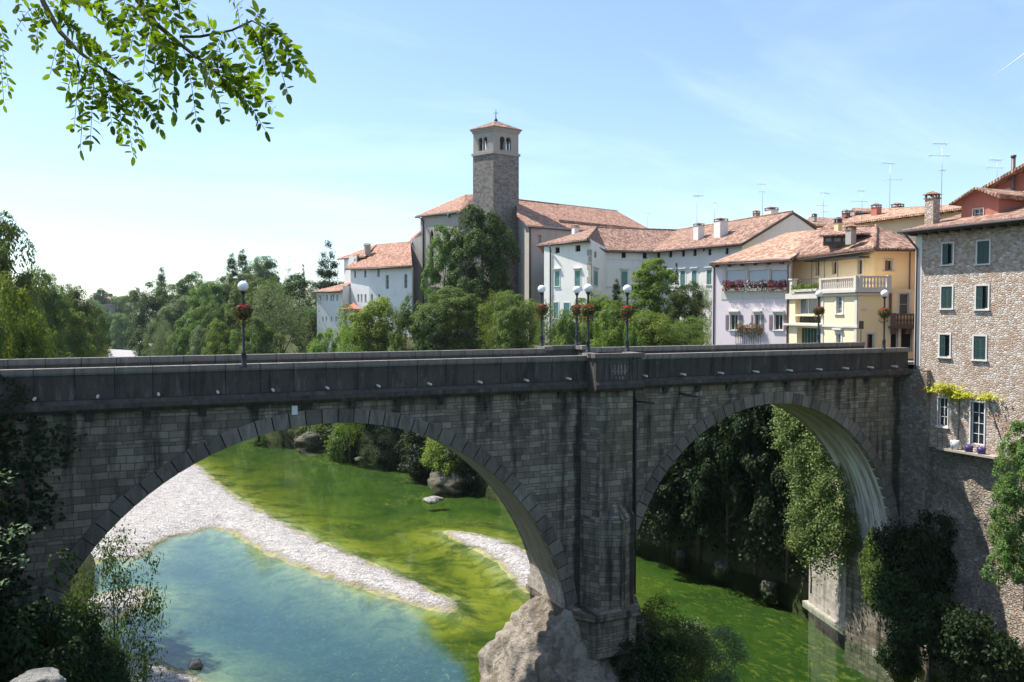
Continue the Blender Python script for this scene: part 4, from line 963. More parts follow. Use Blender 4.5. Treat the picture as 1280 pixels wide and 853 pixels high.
# left foreground bank
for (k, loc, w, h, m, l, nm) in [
    ('tall1', (-7.2,-4.5), 6.5, 10.5, 'leaf_dark_shaded', 'dark tree in the shade at the lower left', 'broadleaf_tree'),
    ('round1', (-5.0,-2.4), 5.5, 7.5, 'leaf_dark_shaded', 'dark bushy tree under the left springing of the bridge', 'broadleaf_tree'),
    ('round2', (-4.6,-7.5), 5.2, 6.5, 'leaf_dark_shaded', 'dark bushy tree in the lower left corner', 'broadleaf_tree'),
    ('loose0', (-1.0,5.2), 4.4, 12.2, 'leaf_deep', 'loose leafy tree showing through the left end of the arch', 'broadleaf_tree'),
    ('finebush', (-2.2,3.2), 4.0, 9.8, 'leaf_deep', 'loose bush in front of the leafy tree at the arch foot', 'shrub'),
    ('shrub1', (-2.6,-2.6), 4.6, 6.0, 'leaf_dark_shaded', 'shaded bush below the left arch foot', 'shrub'),
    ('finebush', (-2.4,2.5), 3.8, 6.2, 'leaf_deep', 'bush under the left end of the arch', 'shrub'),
    ('dense0', (-4.6,-5.0), 6.5, 13.4, 'leaf_dark_shaded', 'dark rounded tree at the lower left corner of the view', 'broadleaf_tree'),
    ('dense2', (-3.0,-3.4), 5.0, 12.0, 'leaf_dark_shaded', 'dark rounded tree hiding the left arch foot', 'broadleaf_tree'),
    ('dense3', (-2.0,-1.9), 3.0, 10.4, 'leaf_dark_shaded', 'dark narrow tree at the water left of the pool', 'broadleaf_tree')]:
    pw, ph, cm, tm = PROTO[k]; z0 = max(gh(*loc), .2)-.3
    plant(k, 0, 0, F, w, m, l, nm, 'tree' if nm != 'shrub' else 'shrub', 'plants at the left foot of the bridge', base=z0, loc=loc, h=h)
for (k, x, y, Y_, w, h, l, m) in [('finebush', 836, 830, -.6, 4.6, 5.0, 'dry bush on the right side of the pier rock', 'leaf_olive'), ('finebush', 876, 850, 0., 4.8, 4.8, 'greyish bush low on the right of the pier rock', 'leaf_grey'), ('shrub0', 806, 850, -1.6, 3.6, 4.4, 'shaded bush below the pier footing', 'leaf_dark_shaded')]:
    p = atY(x, y, Y_)
    plant(k, 0, 0, F, w, m, l, 'shrub', 'shrub', 'bushes on the pier rock', base=p.z-h*.35, loc=(p.x, p.y), h=h)
# ------------------------------------------------------------------ buildings
class Face:
    """a wall from p0 to p1 (left to right seen from outside) with window openings cut in it"""
    def __init__(s, mb, p0, p1, z0, z1):
        s.mb, s.p0, s.p1, s.z0, s.z1 = mb, Vector((p0[0],p0[1],0)), Vector((p1[0],p1[1],0)), z0, z1
        s.u = (s.p1-s.p0); s.L = s.u.length; s.u.normalize(); s.n = Vector((s.u.y, -s.u.x, 0)); s.holes = []
    def hit(s, x, y):
        d = ray(x, y); t = (s.p0-CAM).dot(s.n)/d.dot(s.n); p = CAM+d*t
        return (p-s.p0).dot(s.u), p.z
    def rect(s, xl, yt, xr, yb):
        xm, ym = (xl+xr)/2, (yt+yb)/2
        return [s.hit(xl, ym)[0], s.hit(xr, ym)[0], s.hit(xm, yb)[1], s.hit(xm, yt)[1]]
    def q(s, a, z, d=0): p = s.p0+s.u*a+s.n*d; return (p.x, p.y, z)
    def bx(s, mb, a, b, z0, z1, d0, d1): mb.obox((s.p0.x,s.p0.y), (s.u.x,s.u.y), (s.n.x,s.n.y), (a,b), (d0,d1), z0, z1)
    def hole(s, r, depth=.2): s.holes.append((*r, depth))
    def done(s):
        S = sorted({0, s.L, *[h[0] for h in s.holes], *[h[1] for h in s.holes]}); Z = sorted({s.z0, s.z1, *[h[2] for h in s.holes], *[h[3] for h in s.holes]})
        S = [a for a in S if -1e-6 <= a <= s.L+1e-6]; Z = [z for z in Z if s.z0-1e-6 <= z <= s.z1+1e-6]
        for a, b in zip(S[:-1], S[1:]):
            for z, w in zip(Z[:-1], Z[1:]):
                m, k = (a+b)/2, (z+w)/2
                if any(h[0] < m < h[1] and h[2] < k < h[3] for h in s.holes): continue
                s.mb.poly([s.q(a,z), s.q(b,z), s.q(b,w), s.q(a,w)])
        for a, b, z, w, d in s.holes:
            s.mb.poly([s.q(a,z),s.q(a,w),s.q(a,w,-d),s.q(a,z,-d)]); s.mb.poly([s.q(b,z),s.q(b,z,-d),s.q(b,w,-d),s.q(b,w)])
            s.mb.poly([s.q(a,w),s.q(b,w),s.q(b,w,-d),s.q(a,w,-d)]); s.mb.poly([s.q(a,z),s.q(a,z,-d),s.q(b,z,-d),s.q(b,z)])
    def window(s, bld, r, kind='glass', frame='frame_white', trim=.1, hood=False, sill=True, bars=(1,2), shutter='shutter_dark', depth=.18, pane='glass', name='window', label=None, proud=.05):
        if len(r) == 4 and r[0] > 60: r = s.rect(*r)
        a, b, z, w = r
        s.hole(r, depth)
        m = MB()
        if trim:
            s.bx(m, a-trim, a, z-trim*.3, w+trim, -.05, proud); s.bx(m, b, b+trim, z-trim*.3, w+trim, -.05, proud); s.bx(m, a, b, w, w+trim, -.05, proud-.002)
        if sill: s.bx(m, a-trim-.06, b+trim+.06, z-.1, z-trim*.3 if trim else z, -.05, .13)
        fr = .05
        s.bx(m, a+.002, a+fr, z+.002, w-.002, -depth+.02, -depth+.07); s.bx(m, b-fr, b-.002, z+.002, w-.002, -depth+.02, -depth+.07)
        s.bx(m, a+fr, b-fr, w-fr, w-.002, -depth+.02, -depth+.069); s.bx(m, a+fr, b-fr, z+.002, z+fr, -depth+.02, -depth+.069)
        if kind in ('glass', 'open'):
            for i in range(bars[0]): c = a+(b-a)*(i+1)/(bars[0]+1); s.bx(m, c-.022, c+.022, z+fr, w-fr, -depth+.022, -depth+.066)
            for i in range(bars[1]): c = z+(w-z)*(i+1)/(bars[1]+1); s.bx(m, a+fr, b-fr, c-.016, c+.016, -depth+.024, -depth+.062)
        if hood: s.bx(m, a-trim-.1, b+trim+.1, w+trim+.14, w+trim+.26, -.03, .26); s.bx(m, a-trim, b+trim, w+trim, w+trim+.14, -.03, .12)
        o = m.build(name, M[frame], bld, label)
        if kind != 'shut':
            m = MB(); m.poly([s.q(a,z,-depth+.03), s.q(b,z,-depth+.03), s.q(b,w,-depth+.03), s.q(a,w,-depth+.03)]); m.build('pane', M[pane], o)
        def leafm(x0, x1, d0):
            m = MB(); s.bx(m, x0, x1, z+.01, w-.01, d0, d0+.04)
            for za, zb in ((z+.1, z+(w-z)*.47), (z+(w-z)*.53, w-.1)):
                k = za
                while k < zb-.03: s.bx(m, x0+.07, x1-.07, k, k+.035, d0+.03, d0+.055); k += .07
            return m
        if kind == 'shut':
            c = (a+b)/2
            leafm(a+.01, c-.006, -.04).build('shutter', M[shutter], o); leafm(c+.006, b-.01, -.04).build('shutter', M[shutter], o)
        if kind == 'left':                     # left leaf closed, right half dark
            c = (a+b)/2; leafm(a+.01, c-.006, -.04).build('shutter', M[shutter], o)
        if kind == 'open':
            hw = (b-a)*.5
            leafm(a-trim-hw, a-trim-.01, .01).build('shutter', M[shutter], o); leafm(b+trim+.01, b+trim+hw, .01).build('shutter', M[shutter], o)
        return o
def eave_tube(bld, pts, r=.09, mat='gutter', name='gutter'):
    m = MB(); m.tube(pts, r, 6); m.build(name, M[mat], bld)
def downpipe(bld, top, bot, r=.06, mat='pipe', kick=None):
    m = MB(); pts = [top]
    if kick: pts += [kick, (kick[0], kick[1], kick[2]-.5)]; bot = (kick[0], kick[1], bot[2])
    m.tube(pts+[bot], r, 6); m.build('downpipe', M[mat], bld)
def chimney(bld, c, w, z0, z1, mat, cap='tile', parent=None, d=None):
    d = d or w
    m = MB(); x, y = c[0], c[1]
    m.box((x-w/2,y-d/2,z0),(x+w/2,y+d/2,z1)); o = m.build('chimney', M[mat], parent or bld)
    m = MB(); m.box((x-w/2-.06,y-d/2-.06,z1),(x+w/2+.06,y+d/2+.06,z1+.07))
    for sx in (-1,1):
        for sy in (-1,1): m.box((x+sx*(w/2-.05)-.05, y+sy*(d/2-.05)-.05, z1+.07),(x+sx*(w/2-.05)+.05, y+sy*(d/2-.05)+.05, z1+.28))
    for dx in (-.0,): m.box((x-.05,y-d/2,z1+.07),(x+.05,y-d/2+.08,z1+.28))
    e = .14
    v = [(x-w/2-e,y-d/2-e,z1+.28),(x+w/2+e,y-d/2-e,z1+.28),(x+w/2+e,y+d/2+e,z1+.28),(x-w/2-e,y+d/2+e,z1+.28),(x-w/4,y,z1+.50),(x+w/4,y,z1+.50)]
    m.raw(v, [(0,3,2,1),(0,1,5,4),(1,2,5),(2,3,4,5),(3,0,4)]); m.build('chimney_cap', M[cap], parent or bld)
    return o
def polyface(mb, pts): mb.poly(pts)
def beams(bld, a, b, out, n, z, mat='wood'):
    """rafter ends under the eaves between a and b"""
    a = Vector(a); b = Vector(b); u = (b-a).normalized(); nn = Vector((u.y,-u.x,0))
    for i in range(n):
        p = a+(b-a)*(i+.5)/n; m = MB()
        m.obox((p.x,p.y), (u.x,u.y), (nn.x,nn.y), (-.06,.06), (-.1,out), z-.16, z)
        m.build('rafter_end', M[mat], bld)

# ---- stone house at the right
X0 = 45.3
sh = thing('stone_house', 'tall rubble stone house with dark green shutters at the bridge end', 'house', (X0, -6, 14))
m = MB(); f = Face(m, (X0,0), (X0,-17), 13.9, 27.35)
W_ = lambda r, k, **kw: f.window(sh, r, k, 'frame_stone', **kw)
f1, f2, f3 = dict(trim=.09), dict(trim=.09), dict(trim=.09)
W_((1178.5,304.5,1191.5,330.5), 'left', trim=.09); W_((1222,301.5,1237,329.5), 'shut', trim=.09)
W_((1177,358.5,1190.5,385.5), 'shut', trim=.09); W_((1220.5,357.5,1235.5,386.5), 'left', trim=.09)
W_((1175,418.5,1187.5,446), 'left', trim=.09); W_((1217.5,420.5,1232.5,449.5), 'shut', trim=.09)
f.window(sh, (1173,497.5,1185,533), 'glass', 'frame_white', trim=.05, bars=(1,2), name='french_window')
f.window(sh, (1213.5,503,1230.5,556), 'glass', 'frame_white', trim=.07, bars=(1,3), sill=False, name='french_window')
f.done()
Face(m, (53.2,-17), (53.2,0), 13.9, 28.6).done(); Face(m, (X0,-17), (53.2,-17), 13.9, 27.35).done(); Face(m, (53.2,0), (X0,0), 13.9, 27.35).done()
m.build('wall', M['house_stone'], sh)
m = MB(); m.box((X0-.02,-.02,18.2),(X0+.3,.04,27.3)); m.box((X0-.022,-.42,18.9),(X0+.1,-.021,27.3)); m.build('corner_plaster', M['white'], sh)
m = MB(); ez, ov = 27.45, .95
def sroof(x): return ez+(x-(X0-ov))*.245
m.slab([(X0-ov,.55,ez),(X0-ov,-17.5,ez),(51.2,-17.5,sroof(51.2)),(51.2,.55,sroof(51.2))], .14); m.slab([(51.2,.55,sroof(51.2)),(51.2,-17.5,sroof(51.2)),(53.6,-17.5,28.6),(53.6,.55,28.6)], .14)
k = -17.3
while k < .5:                                            # tile ends along the eaves
    m.tube([(X0-ov-.06,k,ez+.0),(X0-ov+.5,k,ez+.135)], .085, 6); k += .21
ro_ = m.build('roof', M['tile'], sh)
m = MB(); m.slab([(X0-ov+.05,.5,ez-.16),(X0-ov+.05,-17.4,ez-.16),(X0,-17.4,ez-.02),(X0,.5,ez-.02)], .05); m.box((X0,.5,27.2),(53,.02,27.38)); m.build('soffit_board', M['wood'], sh)
beams(sh, (X0,.3,0), (X0,-17.2,0), .85, 24, ez-.12)
eave_tube(sh, [(X0-ov-.1,.55,ez-.06),(X0-ov-.1,-17.5,ez-.06)])
downpipe(sh, (X0-ov-.1,.1,ez-.1), (0,0,18), .065, 'pipe', (X0-.12,-.15,ez-1.1))
c_ = atX(1163.5, 300, 46.4); chimney(sh, (46.55,-.1), .62, 27.6, 29.55, 'house_stone', 'tile', d=.62)
dm = MB(); fd = Face(dm, (48,-1.05), (48,-3.55), 28.1, 29.45); fd.window(sh, (1216.5,261,1229.5,272.5), 'glass', 'frame_white', trim=.03, bars=(1,1), name='dormer_window'); fd.done()
dm.poly([(48,-1.05,29.45),(48,-3.55,29.45),(48,-2.3,30.0)]); Face(dm, (48,-3.55), (52.5,-3.55), 28.1, 29.45).done(); Face(dm, (52.5,-1.05), (48,-1.05), 28.1, 29.45).done()
dmo = dm.build('dormer', M['red'], sh)
m = MB(); m.slab([(47.5,-.65,29.3),(52.6,-.65,29.3),(52.6,-2.3,30.08),(47.5,-2.3,30.08)], .12); m.slab([(47.5,-2.3,30.08),(52.6,-2.3,30.08),(52.6,-3.95,29.3),(47.5,-3.95,29.3)], .12)
k = 47.6
while k < 52.6: m.tube([(k,-3.99,29.34),(k,-3.4,29.62)], .08, 6); k += .21
m.build('dormer_roof', M['tile'], dmo)
eave_tube(dmo, [(47.5,-.6,29.22),(52.6,-.6,29.22)], .07)
# balcony ledge, railing
m = MB(); pA, pB = f.hit(1180,560), f.hit(1253,578)
m.box((X0-.7,-pA[0],13.93),(X0,-pB[0],14.06)); m.build('ledge', M['quoin'], sh)
m = MB(); zt = 15.0
r0 = pA[0]+.05
m.tube([(X0-.65,-r0,zt),(X0-.65,-r0-1.0,zt)], .02, 6); m.tube([(X0-.65,-r0,zt-.5),(X0-.65,-r0-1.0,zt-.5)], .014, 6)
for i in range(4): m.tube([(X0-.65,-r0-i*.33,14.05),(X0-.65,-r0-i*.33,zt)], .014, 5)
m.build('railing', M['iron'], sh)
def on_ledge(name, label, cat, x, y, w, h, mat, seed=0):
    s_, z_ = f.hit(x, y); yy = -s_
    t = thing(name, label, cat, (X0-.42, yy, 14.06))
    m = MB(); m.lathe([(.0,0),(w*.42,0),(w*.5,h),(w*.44,h),(w*.42,h-.04),(0,h-.04)], (X0-.42,yy,14.06), 14); m.build('pot', M[mat], t); return t
M['pot_purple'] = plain('glazed_purple_pot', (.06,.04,.14), .3); M['pot_white'] = plain('white_tub', (.68,.68,.68), .5)
on_ledge('plant_pot', 'white tub on the ledge left of the tall french window', 'pot', 1199.5, 553, .5, .55, 'pot_white')
on_ledge('plant_pot', 'purple pot on the ledge in front of the tall french window', 'pot', 1217, 556, .5, .38, 'pot_purple')
on_ledge('plant_pot', 'purple pot on the ledge right of the tall french window', 'pot', 1233, 558, .5, .38, 'pot_purple')
def f_vine(rng, n):
    out = []
    for (x, y, rx, ry, k) in [(1185,486,16,7,.42),(1197,494,10,8,.2),(1164,488,6,4,.1),(1212,494,9,5,.13),(1237,496,12,5,.15)]:
        m_ = int(n*k); s_, z_ = f.hit(x, y); px_ = 52/F
        a = rng.normal(size=m_)*.5; b = rng.normal(size=m_)*.45
        out.append(np.stack([X0-.1-np.abs(rng.normal(size=m_))*.18, -(s_+a*rx*.055), z_+b*ry*px_*1.0], -1))
    return np.concatenate(out)
t_, b_ = sheet_leaves('creeper', 'golden-green creeper over the two white french windows', 'creeper', f_vine, 900, .14, M['vine'], 95, (-.8,0,.5))
s1, s2 = f.hit(1197, 555)[0], f.hit(1200, 495)[0]
stems_for(t_, b_, [[(X0-.04,-s1,14),(X0-.05,-s1-.1,15.5),(X0-.06,-s2,17.2),(X0-.05,-s2+1.4,17.4)], [(X0-.06,-s2,17.2),(X0-.05,-s2-2.4,17.1)], [(X0-.05,-f.hit(1252,555)[0],15),(X0-.05,-f.hit(1237,500)[0],17)]], .022)

# cliff under the stone house
cl = thing('rubble_cliff', 'rough stone retaining wall and cliff under the stone house', 'wall', (46, -6, 0))
n_u, n_v = 90, 60; vs_l = []; fs_l = []
for j in range(n_v+1):
    z = -1.5+15.4*j/n_v
    for i in range(n_u+1):
        y = .8-18*i/n_u
        tb = max(0, min(1, (13.6-z)/13)); bulge = .5*mn.noise(Vector((y*.35,z*.35,1)))+.25*mn.noise(Vector((y*.9,z*.9,4)))+.1*mn.noise(Vector((y*2.5,z*2.5,7)))
        x = X0+.25-1.3*tb**1.5 + bulge*1.3*min(1,(14.0-z)/1.2) - max(0,(z-9)*.0)
        vs_l.append((x,y,z))
for j in range(n_v):
    for i in range(n_u):
        a = j*(n_u+1)+i; fs_l.append((a, a+n_u+1, a+n_u+2, a+1))
m = MB(); m.raw(vs_l, fs_l, True); m.build('wall_face', M['cliff'], cl, uv=True)
m = MB(); m.box((X0-.35,.75,2),(X0+.6,-1.2,18.7)); m.build('pier_stub', M['cliff'], cl)

# ---- red house behind
rh = thing('red_house', 'brick-red gabled house rising behind the stone house', 'house', (58, -5, 19))
m = MB(); f = Face(m, (53.65,2.4), (53.65,-13), 19, 30.2)
f.window(rh, (1248,238.5,1262,247), 'glass', 'frame_stone', trim=.1, bars=(1,1)); f.done()
m.poly([(53.65,2.4,30.2),(53.65,-13,30.2),(53.65,-5.3,33.2)]); Face(m,(53.65,-13),(64,-13),19,30.2).done(); Face(m,(64,2.4),(53.65,2.4),19,30.2).done(); Face(m,(64,-13),(64,2.4),19,30.2).done()
m.build('wall', M['red'], rh)
m = MB(); m.slab([(52.7,3.1,30.05),(64.5,3.1,30.05),(64.5,-5.3,33.32),(52.7,-5.3,33.32)], .2); m.slab([(52.7,-5.3,33.32),(64.5,-5.3,33.32),(64.5,-13.7,30.05),(52.7,-13.7,30.05)], .2); m.build('roof', M['tile'], rh)
p = atX(1266, 240, 53.3); m = MB(); m.tube([(53.3,p.y,28.8),(53.3,p.y,32.6)], .13, 10); m.tube([(53.3,p.y,32.6),(53.3,p.y,32.75)], .17, 10); m.build('flue_pipe', M['pipe'], rh)
p = atX(1283, 247, 53.2); sdish = thing('satellite_dish', 'white satellite dish at the right edge on the red house', 'dish', (53.2,p.y,p.z))
m = MB(); m.lathe([(0,0),(.2,.03),(.4,.12),(.42,.13),(.2,.05),(0,.02)], (0,0,0), 18); d_ = m.build('dish', M['frame_white'], None); d_.parent = sdish; d_.rotation_euler = (0, R(-80), R(20))
m = MB(); m.tube([(.1,0,0),(.45,0,-.1)], .03, 6); d_ = m.build('bracket', M['antenna'], None); d_.parent = sdish

# ---- yellow house
yh = thing('yellow_house', 'yellow corner house with stone balustrade terrace at the bridge head', 'house', (*W(1072,59), 12))
A_, B_, C_, D_ = W(985,68.3), W(1027,63.3), W(1072,59), W(1165,59)
zt = zat(362,59,1072)
m = MB(); f = Face(m, A_, B_, 8, zt); fl_ = f
f.window(yh, (994,373,1026,393), 'glass', 'frame_white', trim=0, bars=(2,0), sill=False, depth=.5, pane='glass_sky', name='loggia_glazing')
f.window(yh, (994,395.5,1026,404), 'glass', 'iron', trim=0, bars=(5,0), sill=False, depth=.5, name='loggia_glazing')
f.window(yh, (996,410,1026,436), 'glass', 'shutter_teal', trim=0, bars=(7,0), sill=False, depth=.5, name='loggia_glazing')
f.done(); s = MB(); f.bx(s, -.2, f.L+.2, zat(407.5,65,1005), zat(405,65,1005), -.02, .35); s.build('floor_band', M['trim'], yh)
s = MB(); f.bx(s, -.1, f.L+.1, zt-.55, zt-.1, -.02, .2); s.build('terrace_edge', M['trim'], yh)
f = Face(m, B_, C_, 8, zt); fL = f
f.window(yh, (1046,371.5,1053,392), 'glass', 'frame_stone', trim=.18, bars=(0,3), pane='glass_sky'); f.window(yh, (1046,417.5,1051.5,432), 'glass', 'frame_stone', trim=.16, bars=(0,1), pane='glass_sky', hood=True)
f.done()
f = Face(m, C_, D_, 8, zt); fR = f
f.window(yh, (1083.5,417.5,1092,442), 'glass', 'trim', trim=.14, bars=(0,0), sill=False, pane='dark', name='doorway'); f.window(yh, (1110.5,367,1114.5,392), 'shut', 'trim', trim=.06, shutter='door')
f.window(yh, (1124,367,1136,394), 'glass', 'trim', trim=.14, bars=(0,1), sill=False, name='balcony_door'); f.window(yh, (1113,409,1122,440), 'glass', 'trim', trim=.05, bars=(0,0), pane='dark', sill=False, name='shop_door'); f.window(yh, (1126,410,1140,440), 'glass', 'trim', trim=.05, bars=(0,0), pane='dark', sill=False, name='shop_door')
f.done()
bkR, bkL = W(1165,76), W(985,82)
Face(m, D_, bkR, 8, zt).done(); Face(m, bkR, bkL, 8, zt).done(); Face(m, bkL, A_, 8, zt).done(); m.poly([(*p_, zt-.02) for p_ in (A_,B_,C_,D_,bkR,bkL)][::1])
m.build('lower_wall', M['yellow_pale'], yh)
s = MB(); fR.bx(s, .0, fR.L, 8, zt-.05, .0, .03); 
# the street front is a warmer yellow; openings stay clear by building it as its own wall skin
sk = Face(MB(), C_, D_, 8, zt); off = sk.n*.03; sk.p0 += off; sk.holes = [(*h[:4], .03) for h in fR.holes]; sk.done(); sk.mb.build('street_front', M['yellow'], yh)
m = MB(); s_, z_ = fR.hit(1084, 430); fR.bx(m, s_-.28, s_+.12, 19.0, zat(418.5,59,1084), -.14, -.06); m.build('door', M['door'], yh)
m = MB(); s_, z_ = fR.hit(1080, 387); fR.bx(m, s_-.2, s_+.2, z_-.09, z_+.09, .03, .06); m.build('plaque', M['trim'], yh)
m = MB(); fL.bx(m, fL.L-.3, fL.L+.0, 8, zt-.3, 0, .06); fL.bx(m, 0, .3, 8, zt-.3, 0, .06); fL.bx(m, -.1, fL.L+.15, zt-.42, zt-.28, 0, .22); fL.bx(m, -.1, fL.L+.15, zat(409.5,60.5,1050), zat(407,60.5,1050), 0, .12); fR.bx(m, -.15, fR.L*.33, zt-.42, zt-.28, .031, .22); m.build('string_course', M['trim'], yh)
# terrace balustrade: slab, balusters, rail, posts
def balustrade(parent, fc, s0, s1, zb, dout=.18, h=.95, n=None, mat='trim', posts=True, rail=None, base=None):
    m = MB(); fc.bx(m, s0-.12, s1+.12, zb, zb+.14, dout-.2, dout+.1); fc.bx(m, s0-.1, s1+.1, zb+h-.13, zb+h, dout-.2, dout+.1)
    if posts:
        for s_ in (s0, s1): fc.bx(m, s_-.13, s_+.13, zb+.002, zb+h+.04, dout-.22, dout+.12)
    b_ = m.build('balustrade', M[mat], parent)
    n = n or int((s1-s0)/.27)
    pr = [(.05,0),(.07,.06),(.045,.12),(.095,.3),(.075,.4),(.04,.55),(.06,.62),(.05,.68)]
    for i in range(n):
        s_ = s0+.2+(s1-s0-.4)*(i+.5)/n; q_ = fc.q(s_, 0, dout-.05); m = MB(); k = (h-.27)/.68
        m.lathe([(r, z*k) for r, z in pr], (q_[0],q_[1],zb+.14), 8); m.build('baluster', M[mat], b_)
m = MB(); fL.bx(m, -.1, fL.L+.3, zt-.2, zt, -.5, .34); fR.bx(m, -.33, fR.hit(1112,360)[0], zt-.198, zt-.002, -.5, .34); m.build('terrace_slab', M['trim'], yh)
balustrade(yh, fL, .2, fL.L+.05, zt); balustrade(yh, fR, .1, fR.hit(1110,350)[0], zt)
m = MB(); fl_.bx(m, .3, .7, zt, zt+1.0, -.35, .05); fl_.bx(m, .2, .8, zt+1.0, zt+1.12, -.45, .12); m.build('terrace_post', M['trim'], yh)
m = MB(); fl_.bx(m, .9, fl_.L-.2, zt+.35, zt+1.0, -.02, .02)
m = MB()
for i in range(12): q_ = fl_.q(.9+i*(fl_.L-1.1)/11, 0, -.1); m.tube([(q_[0],q_[1],zt),(q_[0],q_[1],zt+1.0)], .018, 5)
qa, qb = fl_.q(.9,0,-.1), fl_.q(fl_.L-.2,0,-.1); m.tube([(qa[0],qa[1],zt+1.0),(qb[0],qb[1],zt+1.0)], .025, 5); m.build('terrace_railing', M['iron'], yh)
# hedge planter on the terrace
def f_hedge(rng, n):
    s_ = rng.uniform(.9, fl_.L-.3, n); o_ = np.array([fl_.p0.x, fl_.p0.y]); u_ = np.array([fl_.u.x, fl_.u.y]); n_ = np.array([fl_.n.x, fl_.n.y])
    q_ = o_+u_*s_[:,None]+n_*rng.uniform(.0,.3,n)[:,None]; return np.stack([q_[:,0], q_[:,1], zt+.05+rng.uniform(0,.5,n)*(1+.2*np.sin(s_*3))], -1)
t_, b_ = sheet_leaves('hedge_planter', 'bright green hedge in a long planter on the yellow house terrace', 'planter', f_hedge, 1500, .12, M['leaf_bright'], 97, (-.5,-.5,.6))
m = MB(); fl_.bx(m, .9, fl_.L-.3, zt+.003, zt+.2, .02, .3); m.build('planter_box', M['trim'], t_)
# upper storey set back
A2, B2, D2 = W(990,71), W(1091,62.6), W(1165,62.6)
ze = zat(311, 62.6, 1091)
m = MB(); f = Face(m, A2, B2, zt, ze)
for r_ in ((1020.5,326.5,1024.5,345),(1041,326.5,1046,343),(1072.5,324.5,1078,343)): f.window(yh, r_, 'glass', 'trim', trim=.07, bars=(0,0), sill=False, name='terrace_door')
f.done(); fU = f
f = Face(m, B2, D2, zt, ze); f.window(yh, (1106,325.5,1115,338.5), 'left', 'trim', trim=.1, shutter='door'); f.done()
Face(m, D2, bkR, zt, ze).done(); Face(m, bkL, A2, zt, ze).done(); Face(m, bkR, bkL, zt, ze).done(); m.build('upper_wall', M['yellow'], yh)
sk = Face(MB(), A2, B2, zt, ze-.5); sk.p0 += sk.n*.02; sk.holes = [(*h[:4], .02) for h in fU.holes]; sk.L -= .9; sk.done(); sk.mb.build('terrace_front', M['yellow_pale'], yh)
m = MB(); s0_, s1_ = fU.hit(1019,322)[0], fU.hit(1088,322)[0]; fU.bx(m, s0_, s1_, zat(323,63.5,1050), zat(321.3,63.5,1050), .1, 1.1)
for x in (1027,1043,1060): q_ = fU.q(fU.hit(x,330)[0], 0, 1.0); m.tube([(q_[0],q_[1],zt),(q_[0],q_[1],zat(322,63,1050))], .03, 6)
m.build('awning_frame', M['iron'], yh)
eL, eK, eR = P(983,325,69.3), P(1094,311.3,61.7), P(1172,311.3,61.7)
pk, rl, rr_ = P(1095,282.5,67), P(1022,287,73), P(1172,309,68)
m = MB(); m.slab([eL, eK, pk, rl], .16); m.slab([eK, eR, rr_, pk], .16)
bk1, bk2 = P(1172,318,76), P(1000,318,82)
m.slab([rl, pk, rr_, bk1, bk2], .1) if False else None
m.slab([pk, rr_, bk1], .1); m.slab([rl, pk, bk1, bk2], .1)
def eave_tiles(mb, a, b, up, r=.085, st=.22):
    a = Vector(a); b = Vector(b); n = int((b-a).length/st); up = Vector(up)
    for i in range(n):
        p_ = a+(b-a)*(i+.5)/n; mb.tube([p_-up*.06+Vector((0,0,.0)), p_+up*.5], r, 6)
eave_tiles(m, eL, eK, (rl-eL).normalized()); eave_tiles(m, eK, eR, (rr_-eR).normalized())
m.tube([eK+Vector((0,0,.05)), pk+Vector((0,0,.05))], .12, 7); m.tube([rl, pk], .12, 7)
yr = m.build('roof', M['tile'], yh)
eave_tube(yh, [eL-Vector((0,0,.14)), eK-Vector((0,0,.14)), eR-Vector((0,0,.14))], .06)
m = MB(); dA, dB = P(1029,304.5,66.4), P(1066,303.5,65.4); fD = Face(m, (dA.x,dA.y), (dB.x,dB.y), dA.z-.2, zat(293,66,1050)); 
for a_, b_ in ((1031,1040),(1041.5,1051.5),(1053,1062)): fD.window(yh, (a_,297,b_,303), 'glass', 'wood', trim=0, bars=(0,0), sill=False, pane='glass_sky', name='dormer_window', depth=.1)
fD.done(); do_ = m.build('dormer', M['wood'], yh)
m = MB(); m.slab([P(1025,294.5,65.8), P(1088,291,64.8), P(1078,287,68), P(1028,289.5,69.5)], .12); m.build('dormer_roof', M['tile'], do_)
p = P(1063.5,300,64.5); chimney(yh, (p.x,p.y), .55, zat(306,64.5,1063), zat(288,64.5,1063), 'church', 'tile'); p = P(1047.5,285,69); chimney(yh, (p.x,p.y), .42, zat(292,69,1047), zat(279,69,1047), 'yellow', 'gutter')
downpipe(yh, tuple(P(1138,312,61.8)), (0,0,19), .06, 'pipe', tuple(P(1137.5,318,62.4)))
# small balcony on the street front
m = MB(); s0_, s1_ = fR.hit(1110,400)[0], fR.hit(1146,400)[0]; zb_ = zat(408,59,1120); fR.bx(m, s0_, s1_, zb_-.15, zb_, 0, .8)
for s_ in (s0_+.25, s0_+1.2): fR.bx(m, s_-.1, s_+.1, zb_-.55, zb_-.152, 0, .5)
bo = m.build('balcony', M['wood'], yh); fB = Face(MB(), fR.q(0,0,.75)[:2], fR.q(fR.L,0,.75)[:2], 0, 1)
balustrade(yh, fB, s0_+.05, s1_, zb_, .0, .9, mat='wood', n=7)

